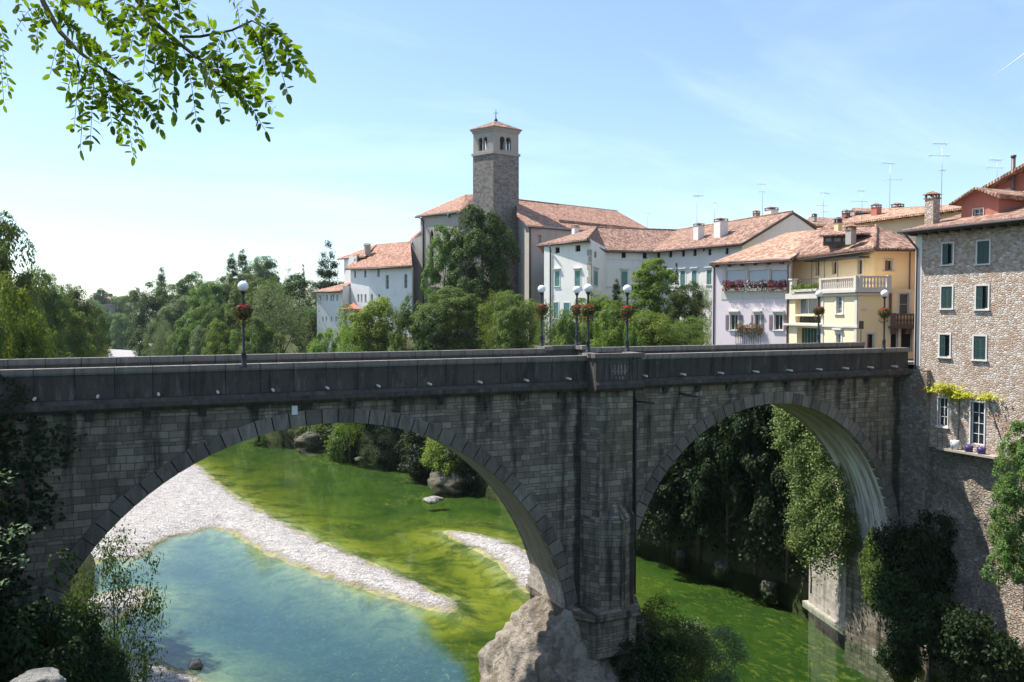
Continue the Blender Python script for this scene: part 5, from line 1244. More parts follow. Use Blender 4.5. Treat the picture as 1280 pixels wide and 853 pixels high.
# ---- mauve house
ph = thing('mauve_house', 'mauve house with flower boxes and three roller blinds', 'house', (*W(940,71), 8))
pA, pB = W(890,74.5), W(987.5,68.4)
zE = zat(327,74.5,890)
m = MB(); f = Face(m, pA, pB, 13.5, zE)
for a_, b_ in ((908,930.5),(935.5,958.5),(963.5,983.5)): f.window(ph, (a_,338,b_,360.5), 'shut0', 'frame_stone', trim=0, bars=(0,0), sill=False, depth=.35, pane='dark', name='loggia_window')
for a_, b_ in ((913,922.5),(943.5,950),(968,978.5)): f.window(ph, (a_,393.5,b_,412.5), 'open', 'frame_stone', trim=.09, bars=(1,0), shutter='shutter_mauve', hood=True, pane='glass')
f.done(); fP = f
Face(m, pB, W(1000,80), 13.5, zE).done(); Face(m, W(1000,80), W(905,88), 13.5, zE).done(); Face(m, W(905,88), pA, 13.5, zE).done(); m.build('wall', M['pink'], ph)
for a_, b_ in ((908,930.5),(935.5,958.5),(963.5,983.5)):
    r = f.rect(a_,338.2,b_,356.5); m = MB(); f.bx(m, r[0]+.02, r[1]-.02, r[2], r[3], -.16, -.1); m.build('roller_blind', M['blind'], ph)
m = MB()
for x in (905.7,933,961): r = f.rect(x-1.6,337,x+1.6,361); f.bx(m, r[0], r[1], r[2], r[3], -.02, .07); f.bx(m, r[0]-.06, r[1]+.06, r[3], r[3]+.14, -.02, .12)
r = f.rect(903,361,986,374); f.bx(m, r[0]-.1, f.L, r[2], r[3], 0, .04); m.build('loggia_column', M['trim'], ph)
for x0_, x1_ in ((905,931),(934,960),(962,985)):
    r = f.rect(x0_,360,x1_,364); m = MB(); f.bx(m, r[0], r[1], r[2], r[3], .041, .3); m.build('box_ledge', M['trim'], ph)
def flowerbox(fc, x0, x1, y0, mats, label, seed, drop=.55):
    r = fc.rect(x0, y0, x1, y0+4); t = thing('flower_box', label, 'flower box', fc.q((r[0]+r[1])/2, r[3], .2), 0, None)
    m = MB(); fc.bx(m, r[0]+.05, r[1]-.05, r[3]+.02, r[3]+.22, .1, .28); m.build('box', M['wood'], t)
    rng = np.random.default_rng(seed); b0 = np.array(parent_loc(t))
    for k, (mt, n) in enumerate(mats):
        s_ = rng.uniform(r[0], r[1], n); env = .5+.5*np.abs(np.sin(s_*2.3+seed)); a_ = rng.uniform(-drop, .42, n)*env; d_ = .3+rng.normal(size=n)*.1-.0*a_
        p_ = np.array([fc.p0.x,fc.p0.y,0])+np.outer(s_, np.array(fc.u))+np.outer(d_, np.array(fc.n)); p_[:,2] = r[3]+.2+a_
        v, q_ = leaves(p_, np.array(fc.n)+rng.normal(size=(n,3))*.6, .11, rng, .85)
        o = bpy.data.objects.new(['flowers','foliage','pale_flowers'][k], mesh_np('flowers', v-b0, q_, M[mt])); col.objects.link(o); o.parent = t
flowerbox(fP, 906, 931, 359, [('flower_pink',230),('leaf_dark_shaded',420)], 'crimson flower box under the left roller blind', 1)
flowerbox(fP, 934, 960, 359, [('flower_pink',110),('leaf_dark_shaded',380),('flower_white',150)], 'white and crimson flower box under the middle roller blind', 2)
flowerbox(fP, 962, 985, 359, [('flower_pink',230),('leaf_dark_shaded',420)], 'crimson flower box under the roller blind beside the yellow house', 3)
flowerbox(fP, 922, 955, 413, [('flower_red',90),('leaf_mid',560)], 'red flowers and trailing leaves on the mauve house balcony', 4, .9)
m = MB(); r = fP.rect(924,414,955,432); fP.bx(m, r[0], r[1], r[2], r[2]+.12, 0, .5)
for i in range(12): s_ = r[0]+(r[1]-r[0])*i/11; fP.bx(m, s_-.015, s_+.015, r[2]+.12, r[3], .46, .49)
fP.bx(m, r[0], r[1], r[3]-.02, r[3]+.02, .455, .495); m.build('balcony_railing', M['iron'], ph)
e0, e1 = P(886.5,329.5,74.2), P(988.5,325,67.7); q1, q0 = P(1025,287,76), P(983,291,83)
m = MB(); m.slab([e0, e1, q1, q0], .18); eave_tiles(m, e0, e1, (q0-e0).normalized()); m.slab([q0, q1, P(1030,330,86), P(992,330,92)], .1); m.build('roof', M['tile_pale'], ph)
beams(ph, (*pA,0), (*pB,0), .6, 6, e0.z-.2); eave_tube(ph, [e0-Vector((0,0,.12)), e1-Vector((0,0,.12))], .07)
downpipe(ph, tuple(P(888,331,74.2)), (0,0,10), .06, 'pipe', tuple(P(892.5,335,74.3))); downpipe(ph, tuple(P(989,327,67.5)), (0,0,10), .07, 'pipe', tuple(P(985,332,68.2)))
eave_tube(ph, [e1+Vector((0,0,.05)), P(1012,309,71.5)], .09)

# ---- white town house (L shaped)
wh = thing('white_town_house', 'large white L-shaped house with teal shutters and broad tiled roof', 'house', (*W(740,105), 15))
a0, a1, a2, a3, a4 = W(680,106.6), W(738.5,100.6), W(757.5,113.6), W(818,117.2), W(927,104)
zW = zat(299.5,100.6,738)
zw2 = zat(313,117.2,818)
m = MB()
fA = Face(m, a0, a1, 10, zW); fB_ = Face(m, a1, a2, 10, zW); fC = Face(m, a2, a3, 10, zW); fDD = Face(m, a3, a4, 10, zW)
for r_ in ((693.5,309,699.5,317),(719,306.5,725.5,315)): fA.window(wh, r_, 'glass', 'frame_stone', trim=.0, bars=(0,0), sill=False, pane='dark', name='attic_window')
for r_ in ((693.8,339.5,699.5,358),(718.8,339,725.3,358)): fA.window(wh, r_, 'shut', 'frame_stone', trim=.12, hood=True, shutter='shutter_teal')
for r_ in ((692.5,378.5,698,398),(705,379,712,398)): fA.window(wh, r_, 'shut', 'frame_stone', trim=.12, shutter='shutter_teal')
fB_.window(wh, (743,314.5,745.8,322.5), 'glass', 'frame_stone', trim=0, bars=(0,0), sill=False, pane='dark', name='attic_window'); fB_.window(wh, (742,339,747,357), 'shut', 'frame_stone', trim=.2, hood=True, shutter='shutter_teal')
for r_ in ((777,315,782.8,323),(803.5,315.5,809,323.8)): fC.window(wh, r_, 'glass', 'frame_stone', trim=0, bars=(0,0), sill=False, pane='dark', name='attic_window')
for r_ in ((776.5,339.5,784,358.5),(803,340,810,358)): fC.window(wh, r_, 'shut', 'frame_stone', trim=.12, hood=True, shutter='shutter_teal')
for x in (823,838,854,868.5,887,908.5): fDD.window(wh, (x-2.1,314-(x-823)*.05,x+2.1,323-(x-823)*.055), 'glass', 'frame_stone', trim=0, bars=(0,0), sill=False, pane='dark', name='attic_window')
for x in (838,854,868.5,887): fDD.window(wh, (x-3.4,339.5-(x-838)*.04,x+2.6,357.5-(x-838)*.03), 'shut', 'frame_white', trim=.16, hood=True, shutter='shutter_teal')
for x in (823,): fDD.window(wh, (x-2,340,x+3,357), 'shut', 'frame_white', trim=.16, hood=True, shutter='shutter_teal')
for q_ in (fA, fB_, fC, fDD): q_.done()
gR = W(1052,112); bkA = W(700,128); bkB = W(870,136)
Face(m, bkA, a0, 10, zW).done(); m.build('wall', M['white'], wh)
ap = P(991,265.5,108)
m = MB(); gz = zat(303,104,927); g2 = P(1052,303,112)
m.poly([(*a4,10),(g2.x,g2.y,10),(g2.x,g2.y,gz-.2),(ap.x,ap.y,ap.z-.2),(*a4,gz-.1)]); m.build('gable_wall', M['cream_gable'], wh)
m = MB()
for i in range(22):
    z_ = 12+i*.82; w_ = .62 if i % 2 else .4
    fA.bx(m, fA.L-w_, fA.L+.03, z_, z_+.74, 0, .04); fB_.bx(m, -.03, w_, z_, z_+.74, 0, .04)
m.build('quoins', M['quoin'], wh)
m = MB(); r = fC.rect(757,358.5,818,360); fC.bx(m, 0, fC.L, r[2], r[3], 0, .1); r = fC.rect(757,325,818,325.8); fC.bx(m, 0, fC.L, r[2], r[3], 0, .05); m.build('string_course', M['frame_stone'], wh)
E0, E1, E2, E3, E4 = P(671.5,305.6,107.6), P(734.5,298.8,99.8), P(757,312.3,112.8), P(816,313.6,116.2), P(928,303.4,102.8)
H0, H1, H2 = P(745,284.4,120), P(846,288,127.5), ap+Vector((0,0,.1))
m = MB(); m.slab([E0, E1, H0], .25); m.slab([E1, E2, H0], .25); m.slab([E2, E3, H1, H0], .25); m.slab([E3, E4, H2, H1], .25)
rb_ = P(1054,303,111.5); m.slab([H2, H1, P(905,330,140), rb_], .25); m.slab([E0, H0, H1, P(850,330,150), P(690,330,140)], .2)
m.tube([E1, H0], .16, 6); m.tube([H0, H1], .16, 6); m.tube([H1, H2], .16, 6); m.build('roof', M['tile'], wh)
eave_tube(wh, [E0-Vector((0,0,.25)), E1-Vector((0,0,.25)), E2-Vector((0,0,.25)), E3-Vector((0,0,.25)), E4-Vector((0,0,.25))], .13)
m = MB(); m.tube([E4-Vector((0,0,.2)), H2-Vector((0,0,.2)), rb_-Vector((0,0,.2))], .2, 6); m.build('verge_board', M['wood'], wh)
for (x, y, Z) in ((687,310,105.5),(754,313,112.6),(861,312,112),(879,311,109.5)):
    t0 = P(x, y-3, Z-.6); t1 = P(x+1, y+4, Z+.05); downpipe(wh, tuple(t0), (0,0,14), .1, 'gutter', tuple(t1))
for (x, yt, yb, Z, w) in ((873.5,283,296,113,1.05),(901,277,293,110,1.3)):
    p = P(x, yb, Z); chimney(wh, (p.x,p.y), w, p.z-.6, zat(yt,Z,x), 'cream_gable', 'tile')
p = P(964.5,262,116); chimney(wh, (p.x,p.y), 1.3, zat(275,116,964), zat(263,116,964), 'cream_gable', 'tile'); p = P(945.5,266,118); chimney(wh, (p.x,p.y), .7, zat(275,118,945), zat(267,118,945), 'tile', 'tile'); p = P(719.5,283,117); chimney(wh, (p.x,p.y), .8, zat(294,117,719), zat(285,117,719), 'white', 'tile')
# ---- cream house behind the yellow one
ch = thing('cream_house', 'cream house with long tiled roof behind the yellow house', 'house', (*W(1110,84), 19))
m = MB(); c0, c1, c2, c3 = W(1046,92), W(1205,78), W(1215,96), W(1060,108)
zc = zat(279,90,1056)
for p_, q_ in ((c0,c1),(c1,c2),(c2,c3),(c3,c0)): Face(m, p_, q_, 19, zc).done()
m.build('wall', M['cream'], ch)
k0, k1 = P(1052,279.5,90.5), P(1210,258.5,76.5); r0_, r1_ = P(1085,262,99), P(1215,254,87)
m = MB(); m.slab([k0, k1, r1_, r0_], .2); m.slab([r0_, r1_, P(1230,275,100), P(1085,285,112)], .2); m.build('roof', M['tile_pale'], ch); beams(ch, (*c0,0), (*c1,0), .8, 16, zc-.0)
p = P(1095.5,262,92); chimney(ch, (p.x,p.y), .75, zat(276,92,1095), zat(260,92,1095), 'red', 'tile'); p = P(1122,258,96); chimney(ch, (p.x,p.y), .95, zat(264,96,1122), zat(259,96,1122), 'tile', 'tile')
sb = thing('low_tiled_house', 'small tiled house with dormer between white and cream houses', 'house', (*W(1052,104), 19))
m = MB(); m.prism([W(1030,106), W(1075,98), W(1090,108), W(1040,118)], 19, zat(284,100,1050)); m.build('wall', M['cream'], sb)
m = MB(); s0, s1, s2, s3 = P(1028,284,104), P(1078,282,96), P(1075,266,104), P(1058,266,108); m.slab([s0, s1, s2, s3], .2); m.build('roof', M['tile'], sb)
m = MB(); d0, d1 = P(1068,270,97), P(1080,270,96); fd = Face(m, (d0.x,d0.y), (d1.x,d1.y), zat(274,97,1072), zat(264,97,1072)); fd.window(sb, (1070.5,265.5,1077,269.5), 'glass', 'wood', trim=0, bars=(0,0), sill=False, name='dormer_window', depth=.1); fd.done(); ddo = m.build('dormer', M['church'], sb)
m = MB(); m.slab([P(1063,263.5,95.5), P(1093,264.5,94), P(1090,260.5,98), P(1066,260,99)], .2); m.build('dormer_roof', M['tile'], ddo)
p = P(1057.5,266,104); chimney(sb, (p.x,p.y), .7, zat(272,104,1057), zat(267,104,1057), 'tile', 'tile')
gb = thing('grey_roofed_house', 'low dark roof showing right of the white house gable', 'house', (*W(1040,120), 19))
m = MB(); m.prism([W(1008,124), W(1050,120), W(1056,130), W(1012,134)], 19, zat(281,122,1030)); m.build('wall', M['church'], gb)
m = MB(); m.slab([P(1005,280,122), P(1052,281,118), P(1048,273,128), P(1012,271,130)], .25); m.build('roof', M['tile'], gb)
p = P(1018,270,124); chimney(gb, (p.x,p.y), .5, zat(277,124,1018), zat(271,124,1018), 'church', 'gutter')
# ---- church and bell tower
chh = thing('church', 'grey rendered medieval church with long tiled nave roof', 'church', (*W(640,150), 16))
k0, k1, k2 = W(526,157.5), W(573,150), W(597,165)
zc_ = zat(263.5,150,573)
m = MB(); f = Face(m, k0, k1, 12, zc_)
m2 = MB()
r = f.rect(537.5,285,542.5,357)
f.hole(r, .5); f.done()
f2 = Face(m, k1, k2, 12, zc_); f2.done(); m.poly([(*k1,zc_),(*k2,zc_),(*k2,zat(250.5,165,597))])
an0 = W(513,160); m.poly([(*an0,12),(*k0,12),(*k0,zat(289,157.5,526)),(*an0,zat(301.5,160,513))])
Face(m, W(535,190), k0, 12, zc_).done()
m.build('choir_wall', M['church'], chh)
m = MB(); m.poly([f.q(r[0],r[2],-.45), f.q(r[1],r[2],-.45), f.q(r[1],r[3],-.45), f.q(r[0],r[3],-.45)]); lw = m.build('lancet_window', M['dark'], chh)
m = MB(); a_, b_ = r[0], r[1]; c = (a_+b_)/2; hw = (b_-a_)/2
for sgn in (-1,1):
    pts = [f.q(c+sgn*hw, r[3]-2.2, .02), f.q(c+sgn*hw, r[3]+.05, .02), f.q(c, r[3]+.05, .02)] + [f.q(c+sgn*hw*(1-math.cos(t_*1.2))/(1-math.cos(1.2)) if False else c+sgn*hw*math.sin(math.pi/2*(1-i/5)), r[3]-2.2+2.0*(i/5)**.8*1.0, .02) for i, t_ in ((5,0),(4,0),(3,0),(2,0),(1,0))]
    m.poly(pts if sgn > 0 else pts[::-1])
m.build('lancet_arch', M['church'], lw)
m = MB(); f.bx(m, a_-.3, a_, r[2], r[3], -.02, .06); f.bx(m, b_, b_+.3, r[2], r[3], -.02, .06); f.bx(m, a_-.4, b_+.4, r[2]-.3, r[2], -.02, .15); m.build('lancet_frame', M['quoin'], lw)
m = MB(); f.bx(m, -.2, f.L+.2, zc_-.6, zc_-.25, 0, .25); f.bx(m, -.2, f.L+.3, zc_-.25, zc_, 0, .5); m.build('cornice', M['belfry'], chh)
c0, c1, c2, c3, c4 = P(519,270.2,158.3), P(576,263.8,148.8), P(598,250.6,164), P(594,243.2,166), P(582,243.2,163)
m = MB(); m.slab([c0, c1, c2, c3, c4], .3); m.slab([c0, c4, P(560,275,185)], .3)
c5 = P(512,302,160.3); m.slab([c5, P(526,289.5,157.2), P(530,285,166), P(514,297,170)], .25)
m.build('choir_roof', M['tile_far'], chh)
eave_tube(chh, [c0-Vector((0,0,.3)), c1-Vector((0,0,.3))], .15)
for (x, y, Z) in ((526,272,157),(560,268,152),(514.5,303,160)):
    downpipe(chh, tuple(P(x,y,Z-.8)), (0,0,14), .17, 'gutter', tuple(P(x+3,y+5,Z-.2)))
n0, n1, n2 = W(645,151), W(661.6,140), W(722,145.5)
zn = zat(281.5,140,661)
m = MB(); f = Face(m, n0, n1, 12, zn); f.done(); m.poly([(*n0,zn),(*n1,zn),(*n0,zat(270,151,645))]); f = Face(m, n1, n2, 12, zn); r = f.rect(672,294,676.5,306); f.hole(r, .4); f.done()
Face(m, n2, W(735,170), 12, zn).done(); m.build('nave_wall', M['church'], chh)
m = MB(); m.poly([f.q(r[0],r[2],-.35), f.q(r[1],r[2],-.35), f.q(r[1],r[3],-.35), f.q(r[0],r[3],-.35)]); m.build('blind_window', M['belfry'], chh)
e0, e1 = P(660,281.7,138.8), P(824,296,166); g0, g1, g2 = P(646,249.9,153), P(771,264.3,171), P(813,286.9,175)
pn = (e1-e0).cross(g0-e0).normalized()
def onp(x, y, d=0):
    r_ = ray(x, y); t_ = (e0+Vector((0,0,d))-CAM).dot(pn)/r_.dot(pn); return CAM+r_*t_
g1 = onp(771,264.3)
m = MB(); m.slab([onp(660,281.7), onp(824,296.5), onp(812.5,287), g1, onp(646,249.9), onp(646,268)], .3)
m.slab([onp(699,274.6,.45), onp(812,286.4,.45), onp(771,264.0,.45), onp(699,255.9,.45)], .4)
m.slab([g0, g1, P(770,300,200), P(640,290,185)], .3)
m.tube([g0, g1], .2, 6); m.build('nave_roof', M['tile_far'], chh)
eave_tube(chh, [e0-Vector((0,0,.3)), P(722,286.8,145)-Vector((0,0,.3))], .15); downpipe(chh, tuple(P(661.5,283,139)), (0,0,14), .17, 'gutter', tuple(P(662.5,287,139.7)))
# bell tower
T0, T1, T2 = W(591.5,149), W(616.8,146), W(648.5,149.2); T3 = (T0[0]+T2[0]-T1[0], T0[1]+T2[1]-T1[1])
tw = thing('bell_tower', 'square stone bell tower with paired arched openings and small cross', 'bell tower', (*T1, 16))
zs, ze_ = zat(190,146,617), zat(157.5,146,617)
m = MB(); m.prism([T0,T1,T2,T3], 12, zs); m.build('shaft', M['tower'], tw)
m = MB()
def shrink(k):
    cx, cy = (T0[0]+T2[0])/2, (T0[1]+T2[1])/2
    return [(cx+(p_[0]-cx)*k, cy+(p_[1]-cy)*k) for p_ in (T0,T1,T2,T3)]
m.prism(shrink(1.07), zs-.25, zs+.2, bottom=True); m.prism(shrink(1.10), ze_-.45, ze_, bottom=True); m.prism(shrink(1.04), ze_-.8, ze_-.45, bottom=True); m.build('string_course', M['belfry'], tw)
m = MB(); q4 = shrink(.985)
for i in range(4):
    p_, q_ = q4[i], q4[(i+1)%4]; L = math.dist(p_, q_); f = Face(m, p_, q_, zs+.2, ze_-.8)
    z0, z1 = zs+.55, zs+.55+1.85; w_ = L*.098
    for c in (L*.48-w_*1.25, L*.48+w_*1.25):
        f.hole([c-w_, c+w_, z0, z1], .5)
        n = 8                                             # arched head: fill the corners of a square recess above the springing
        zt_ = z1+w_; f.hole([c-w_, c+w_, z1, zt_], .5)
        for sg in (-1,1):
            pts = [(c+sg*w_, zt_)] + [(c+sg*w_*math.cos(math.pi/2*j/n), z1+w_*math.sin(math.pi/2*j/n)) for j in range(n+1)]
            for d in (0,-.5):
                pp = [f.q(a_, z_, d) for a_, z_ in pts]; m.poly(pp if sg > 0 else pp[::-1])
            for j in range(1,n+1): m.poly([f.q(*pts[j],0), f.q(*pts[j+1],0), f.q(*pts[j+1],-.5), f.q(*pts[j],-.5)])
    f.done()
inn = shrink(.80)
for i in range(4):
    pass
m.build('belfry', M['belfry'], tw)
m = MB(); m.prism(shrink(.9), zs+.2, zs+.3); m.build('belfry_floor', M['dark'], tw)
for i in range(4):
    p_, q_ = q4[i], q4[(i+1)%4]; f = Face(MB(), p_, q_, 0, 1); q0_ = f.q(f.L*.48, 0, -.2); m = MB(); m.lathe([(.16,0),(.10,.1),(.09,1.6),(.16,1.75),(.2,1.9)], (q0_[0],q0_[1],zs+.55), 8); m.build('colonnette', M['trim'], tw)
m = MB(); o4 = shrink(1.16); cx, cy = (T0[0]+T2[0])/2, (T0[1]+T2[1])/2; za = zat(151,149,620)
for i in range(4): m.slab([(*o4[i],ze_+.0),(*o4[(i+1)%4],ze_+.0),(cx,cy,za)], .15)
m.build('roof', M['tile'], tw)
m = MB(); m.lathe([(.32,0),(.32,.25),(.12,.5),(.1,.7)], (cx,cy,za-.1), 8); m.tube([(cx,cy,za),(cx,cy,za+2.0)], .06, 6); d_ = RT*.45
m.tube([Vector((cx,cy,za+1.35))-d_, Vector((cx,cy,za+1.35))+d_], .05, 6); m.lathe([(0,-.14),(.14,0),(0,.14)], (cx,cy,za+.85), 8); m.build('cross', M['iron'], tw)
# ---- convent
cv_ = thing('white_convent', 'white limewashed convent building with stepped tiled roofs beside the church', 'convent', (*W(455,155), 15))
v0, v1, v2 = W(438.5,160), W(461.5,156), W(515,150.5)
zv = zat(333.8,156,461)
m = MB(); f = Face(m, v0, v1, 12, zv)
for r_ in ((442.5,338.5,445,347.5),(455,338,457.8,347)): f.window(cv_, r_, 'glass', 'convent', trim=0, bars=(0,0), sill=False, depth=.3)
for r_ in ((446.8,368,449,378.5),(450.8,368,453,378.5),(455.6,368,458,378.5)): f.window(cv_, r_, 'glass', 'convent', trim=0, bars=(0,0), sill=False, depth=.3)
f.done(); f = Face(m, v1, v2, 12, zv)
for r_ in ((471.5,336.5,474.5,346.5),(482,344,486,361.5),(505.2,343,509,360.5),(463.5,368,466,378),(472.5,368,475,374.5)): f.window(cv_, r_, 'glass', 'convent', trim=0, bars=(0,2) if r_[3]-r_[1] > 15 else (0,0), sill=False, depth=.3)
f.done(); Face(m, v2, W(520,172), 12, zv).done(); Face(m, W(440,176), v0, 12, zv).done(); m.build('main_wall', M['convent'], cv_)
m = MB(); b0, b1 = W(430.5,164), W(446,161); zb_ = zat(321.5,163,440)
f = Face(m, b0, b1, 12, zb_); f.window(cv_, (442.5,323.5,444.5,327), 'glass', 'convent', trim=0, bars=(0,0), sill=False, depth=.3, name='attic_window'); f.done(); Face(m, b1, W(470,172), 12, zb_+.5).done(); Face(m, W(432,178), b0, 12, zb_).done(); m.build('rear_wall', M['convent'], cv_)
E0, E1, E2 = P(431.3,335.2,160.5), P(462,334.3,154.8), P(515,331.3,149.3); H0, H1 = P(471,305.3,167), P(513,301.6,161)
m = MB(); m.slab([E0, E1, E2, H1, H0], .3); B0, B1 = P(421.5,323.6,164.5), P(456.5,320.3,160.5); m.slab([B0, B1, P(471,305.5,166.5), P(460,310,172)], .28)
m.slab([H0, H1, P(520,330,178), P(470,330,182)], .2); m.build('roof', M['tile_far'], cv_)
eave_tube(cv_, [E0-Vector((0,0,.3)), E1-Vector((0,0,.3)), E2-Vector((0,0,.3))], .14); beams(cv_, (*v1,0), (*v2,0), .8, 12, zv-.05)
p = P(459,314,162); chimney(cv_, (p.x,p.y), 1.1, zat(320,162,459), zat(307,162,459), 'quoin', 'quoin')
w0, w1, w2 = W(396,160.5), W(428.5,157.5), W(440,161); zw_ = zat(365.5,158,425)
m = MB(); f = Face(m, w0, w1, 11, zw_)
for x in (400.5,408.5,413.8,416.6,421.5): f.window(cv_, (x-.9,368.5,x+.9,376.5), 'glass', 'convent', trim=0, bars=(0,0), sill=False, depth=.3)
for x in (403.5,408,414.5,420): f.window(cv_, (x-.8,396,x+.8,402), 'glass', 'convent', trim=0, bars=(0,0), sill=False, depth=.3)
f.done(); Face(m, w1, w2, 11, zw_+1.2).done(); Face(m, W(398,172), w0, 11, zw_).done(); m.build('wing_wall', M['convent'], cv_)
m = MB(); m.slab([P(389,364.6,161.5), P(424.5,363.8,156.5), P(441,352.2,161.5), P(438,352.5,164)], .28); m.build('wing_roof', M['tile_far'], cv_)
eave_tube(cv_, [P(389,365.6,161.3), P(424.5,364.8,156.3)], .12)
m = MB(); m.slab([P(426,386,156), P(451.5,386.3,154), P(441.5,378,157.5)], .2); m.slab([P(426,386,156), P(441.5,378,157.5), P(432,382,160)], .2); m.build('porch_roof', M['red'], cv_)
m = MB(); m.prism([W(434,156.5), W(442,155.6), W(444,158.5), W(436,159)], 11, zat(386.5,156,438)); m.build('porch_wall', M['convent'], cv_)
m = MB(); pd = W(446,155.9); m.box((pd[0]-.5,pd[1]-.1,11),(pd[0]+.5,pd[1]+.1,zat(389,156,446))); m.build('porch_door', M['dark'], cv_)
# ---- far things on the left
fw = thing('retaining_wall', 'long pale grey wall far upstream between the woods', 'wall', (*W(124,590), 20))
m = MB(); a_, b_ = P(104,391,600), P(141,391,585); zt_ = zat(381.5,590,124); f = Face(m, (a_.x,a_.y), (b_.x,b_.y), 10, zt_); f.bx(m, 0, f.L, zt_-5.5, zt_, -2, 0); f.bx(m, 0, f.L, zt_, zt_+.5, -2.2, .3); m.build('wall_body', M['tower'], fw)
fh = thing('far_house', 'tiny red-roofed house on the distant skyline at the left', 'house', (*W(135,740), 20))
m = MB(); m.prism([W(131,740), W(139,738), W(140,746), W(132,748)], 15, zat(375.5,740,135)); m.build('wall', M['cream'], fh); m = MB(); m.slab([P(130.5,376,737), P(139.5,376,735), P(138,371.5,744), P(132.5,371.5,744)], .4); m.build('roof', M['tile_far'], fh)

# ------------------------------------------------------------------ lamps, baskets, signs, antennas
def lamp(x, Y, z0, ytop, label, fullpole=True):
    p = atY(x, 420, Y); t = thing('street_lamp', label, 'street lamp', (p.x, Y, z0), 0, 'globe street lamps on the bridge')
    Z = (p-CAM).dot(FH); hz = zat(ytop, Z, x)-z0
    return t, hz
lamp_src = None; bask_src = None
LB = [(304.5,-.02,19.95,358,'globe lamp post with flower basket standing alone near the left of the bridge'),
      (735,-.25,20.25,360.5,'left globe lamp post on the near refuge of the bridge'),
      (784,-.25,20.25,361.5,'right globe lamp post on the near refuge of the bridge'),
      (677,5.6,20.35,361.5,'left globe lamp post on the far refuge, nearest the church'),
      (721,5.6,20.35,362.5,'right globe lamp post on the far refuge, close behind the near lamps'),
      (1023,5.05,20.2,367.5,'globe lamp post in front of the yellow house loggia'),
      (1105,-.1,19.95,367,'globe lamp post at the bridge end beside the stone house')]
BL = ['red flower basket on the lone lamp post near the left of the bridge','red flower basket on the left lamp of the near refuge','red flower basket on the right lamp of the near refuge','red flower basket on the lamp nearest the church','red flower basket on the right lamp of the far refuge','flower basket on the lamp before the yellow house loggia','flower basket on the lamp at the stone house end of the bridge']
def make_lamp(h):
    t = thing('street_lamp', '-', 'street lamp', (0,0,0), 0, 'globe street lamps on the bridge')
    m = MB(); m.lathe([(.15,0),(.15,.06),(.11,.10),(.10,.55),(.115,.58),(.085,.66),(.062,.72),(.055,h-.36)], n=12); m.build('pole', M['iron'], t)
    m = MB(); m.lathe([(.055,h-.36),(.075,h-.34),(.075,h-.30),(.12,h-.26),(.13,h-.22),(.10,h-.19)], n=12); m.build('collar', M['iron'], t)
    m = MB(); m.lathe([(.225*math.sin(a*math.pi/16), h-.225*math.cos(a*math.pi/16)) for a in range(17)], n=24); m.build('globe', M['globe'], t)
    return t
def make_basket():
    t = thing('flower_basket', '-', 'flower basket', (0,0,0), 0, 'flower baskets on the lamp posts')
    m = MB(); m.lathe([(.07,-.28),(.2,-.22),(.30,-.05),(.33,.1),(.30,.1),(.07,.08)], n=14); m.build('bowl', M['soil'], t)
    rng = np.random.default_rng(8)
    for nm, mt, n, c, s, sz in (('foliage','flower_stem',620,(0,0,-.02),(.24,.24,.2),.1),('leaves','leaf_olive',300,(0,0,.05),(.24,.24,.15),.1),('flowers','flower_red',240,(0,0,.24),(.19,.19,.085),.085),('trailing_foliage','flower_stem',160,(0,0,-.42),(.22,.22,.16),.08)):
        d = rng.normal(size=(n,3)); d = unit(d)*rng.uniform(.5,1.5,n)[:,None]**.6; p_ = d*np.array(s)*1.35+np.array(c)
        if nm == 'flowers': p_[:,2] = np.abs(p_[:,2]-.24)*.9+.16
        v, q_ = leaves(p_, unit(d)+rng.normal(size=(n,3))*.4, sz, rng, .7); o = bpy.data.objects.new(nm, mesh_np(nm, v, q_, M[mt])); col.objects.link(o); o.parent = t
    return t
for i, (x, Y, z0, yg, lb) in enumerate(LB):
    p = atY(x, 420, Y); Z = (p-CAM).dot(FH); hz = zat(yg, Z, x)-z0
    if i == 0: H0_ = hz; src = make_lamp(hz); t = src
    else: t = copy_tree(src)
    t.location = (p.x, Y, z0); t.scale = (1,1,hz/H0_); t['label'] = lb
    for ch_ in t.children:
        if ch_.name.startswith('globe') or ch_.name.startswith('collar'):
            ch_.scale = (1,1,H0_/hz); ch_.location = (0,0,H0_-H0_*H0_/hz)
    yb_ = [389.5,388,389,386.5,387,388.5,391][i]
    if i == 0: bs = make_basket(); b = bs
    else: b = copy_tree(bs)
    b.location = (p.x, Y, zat(yb_, Z, x)); b['label'] = BL[i]; b.rotation_euler = (0,0,i*1.3)
sg = thing('street_sign', 'small dark street sign on a thin post by the yellow house', 'sign', (*W(1076.5,57.5), 19))
p = W(1076.5,57.5); m = MB(); m.tube([(*p,19.0),(*p,zat(401,57.5,1076))], .03, 6); m.build('post', M['iron'], sg)
d_ = RT*.15; m = MB(); m.obox((p[0],p[1]), (RT.x,RT.y), (-FH.x,-FH.y), (-.16,.16), (.03,.06), zat(411.5,57.5,1076), zat(401.5,57.5,1076)); m.build('panel', M['glass'], sg)
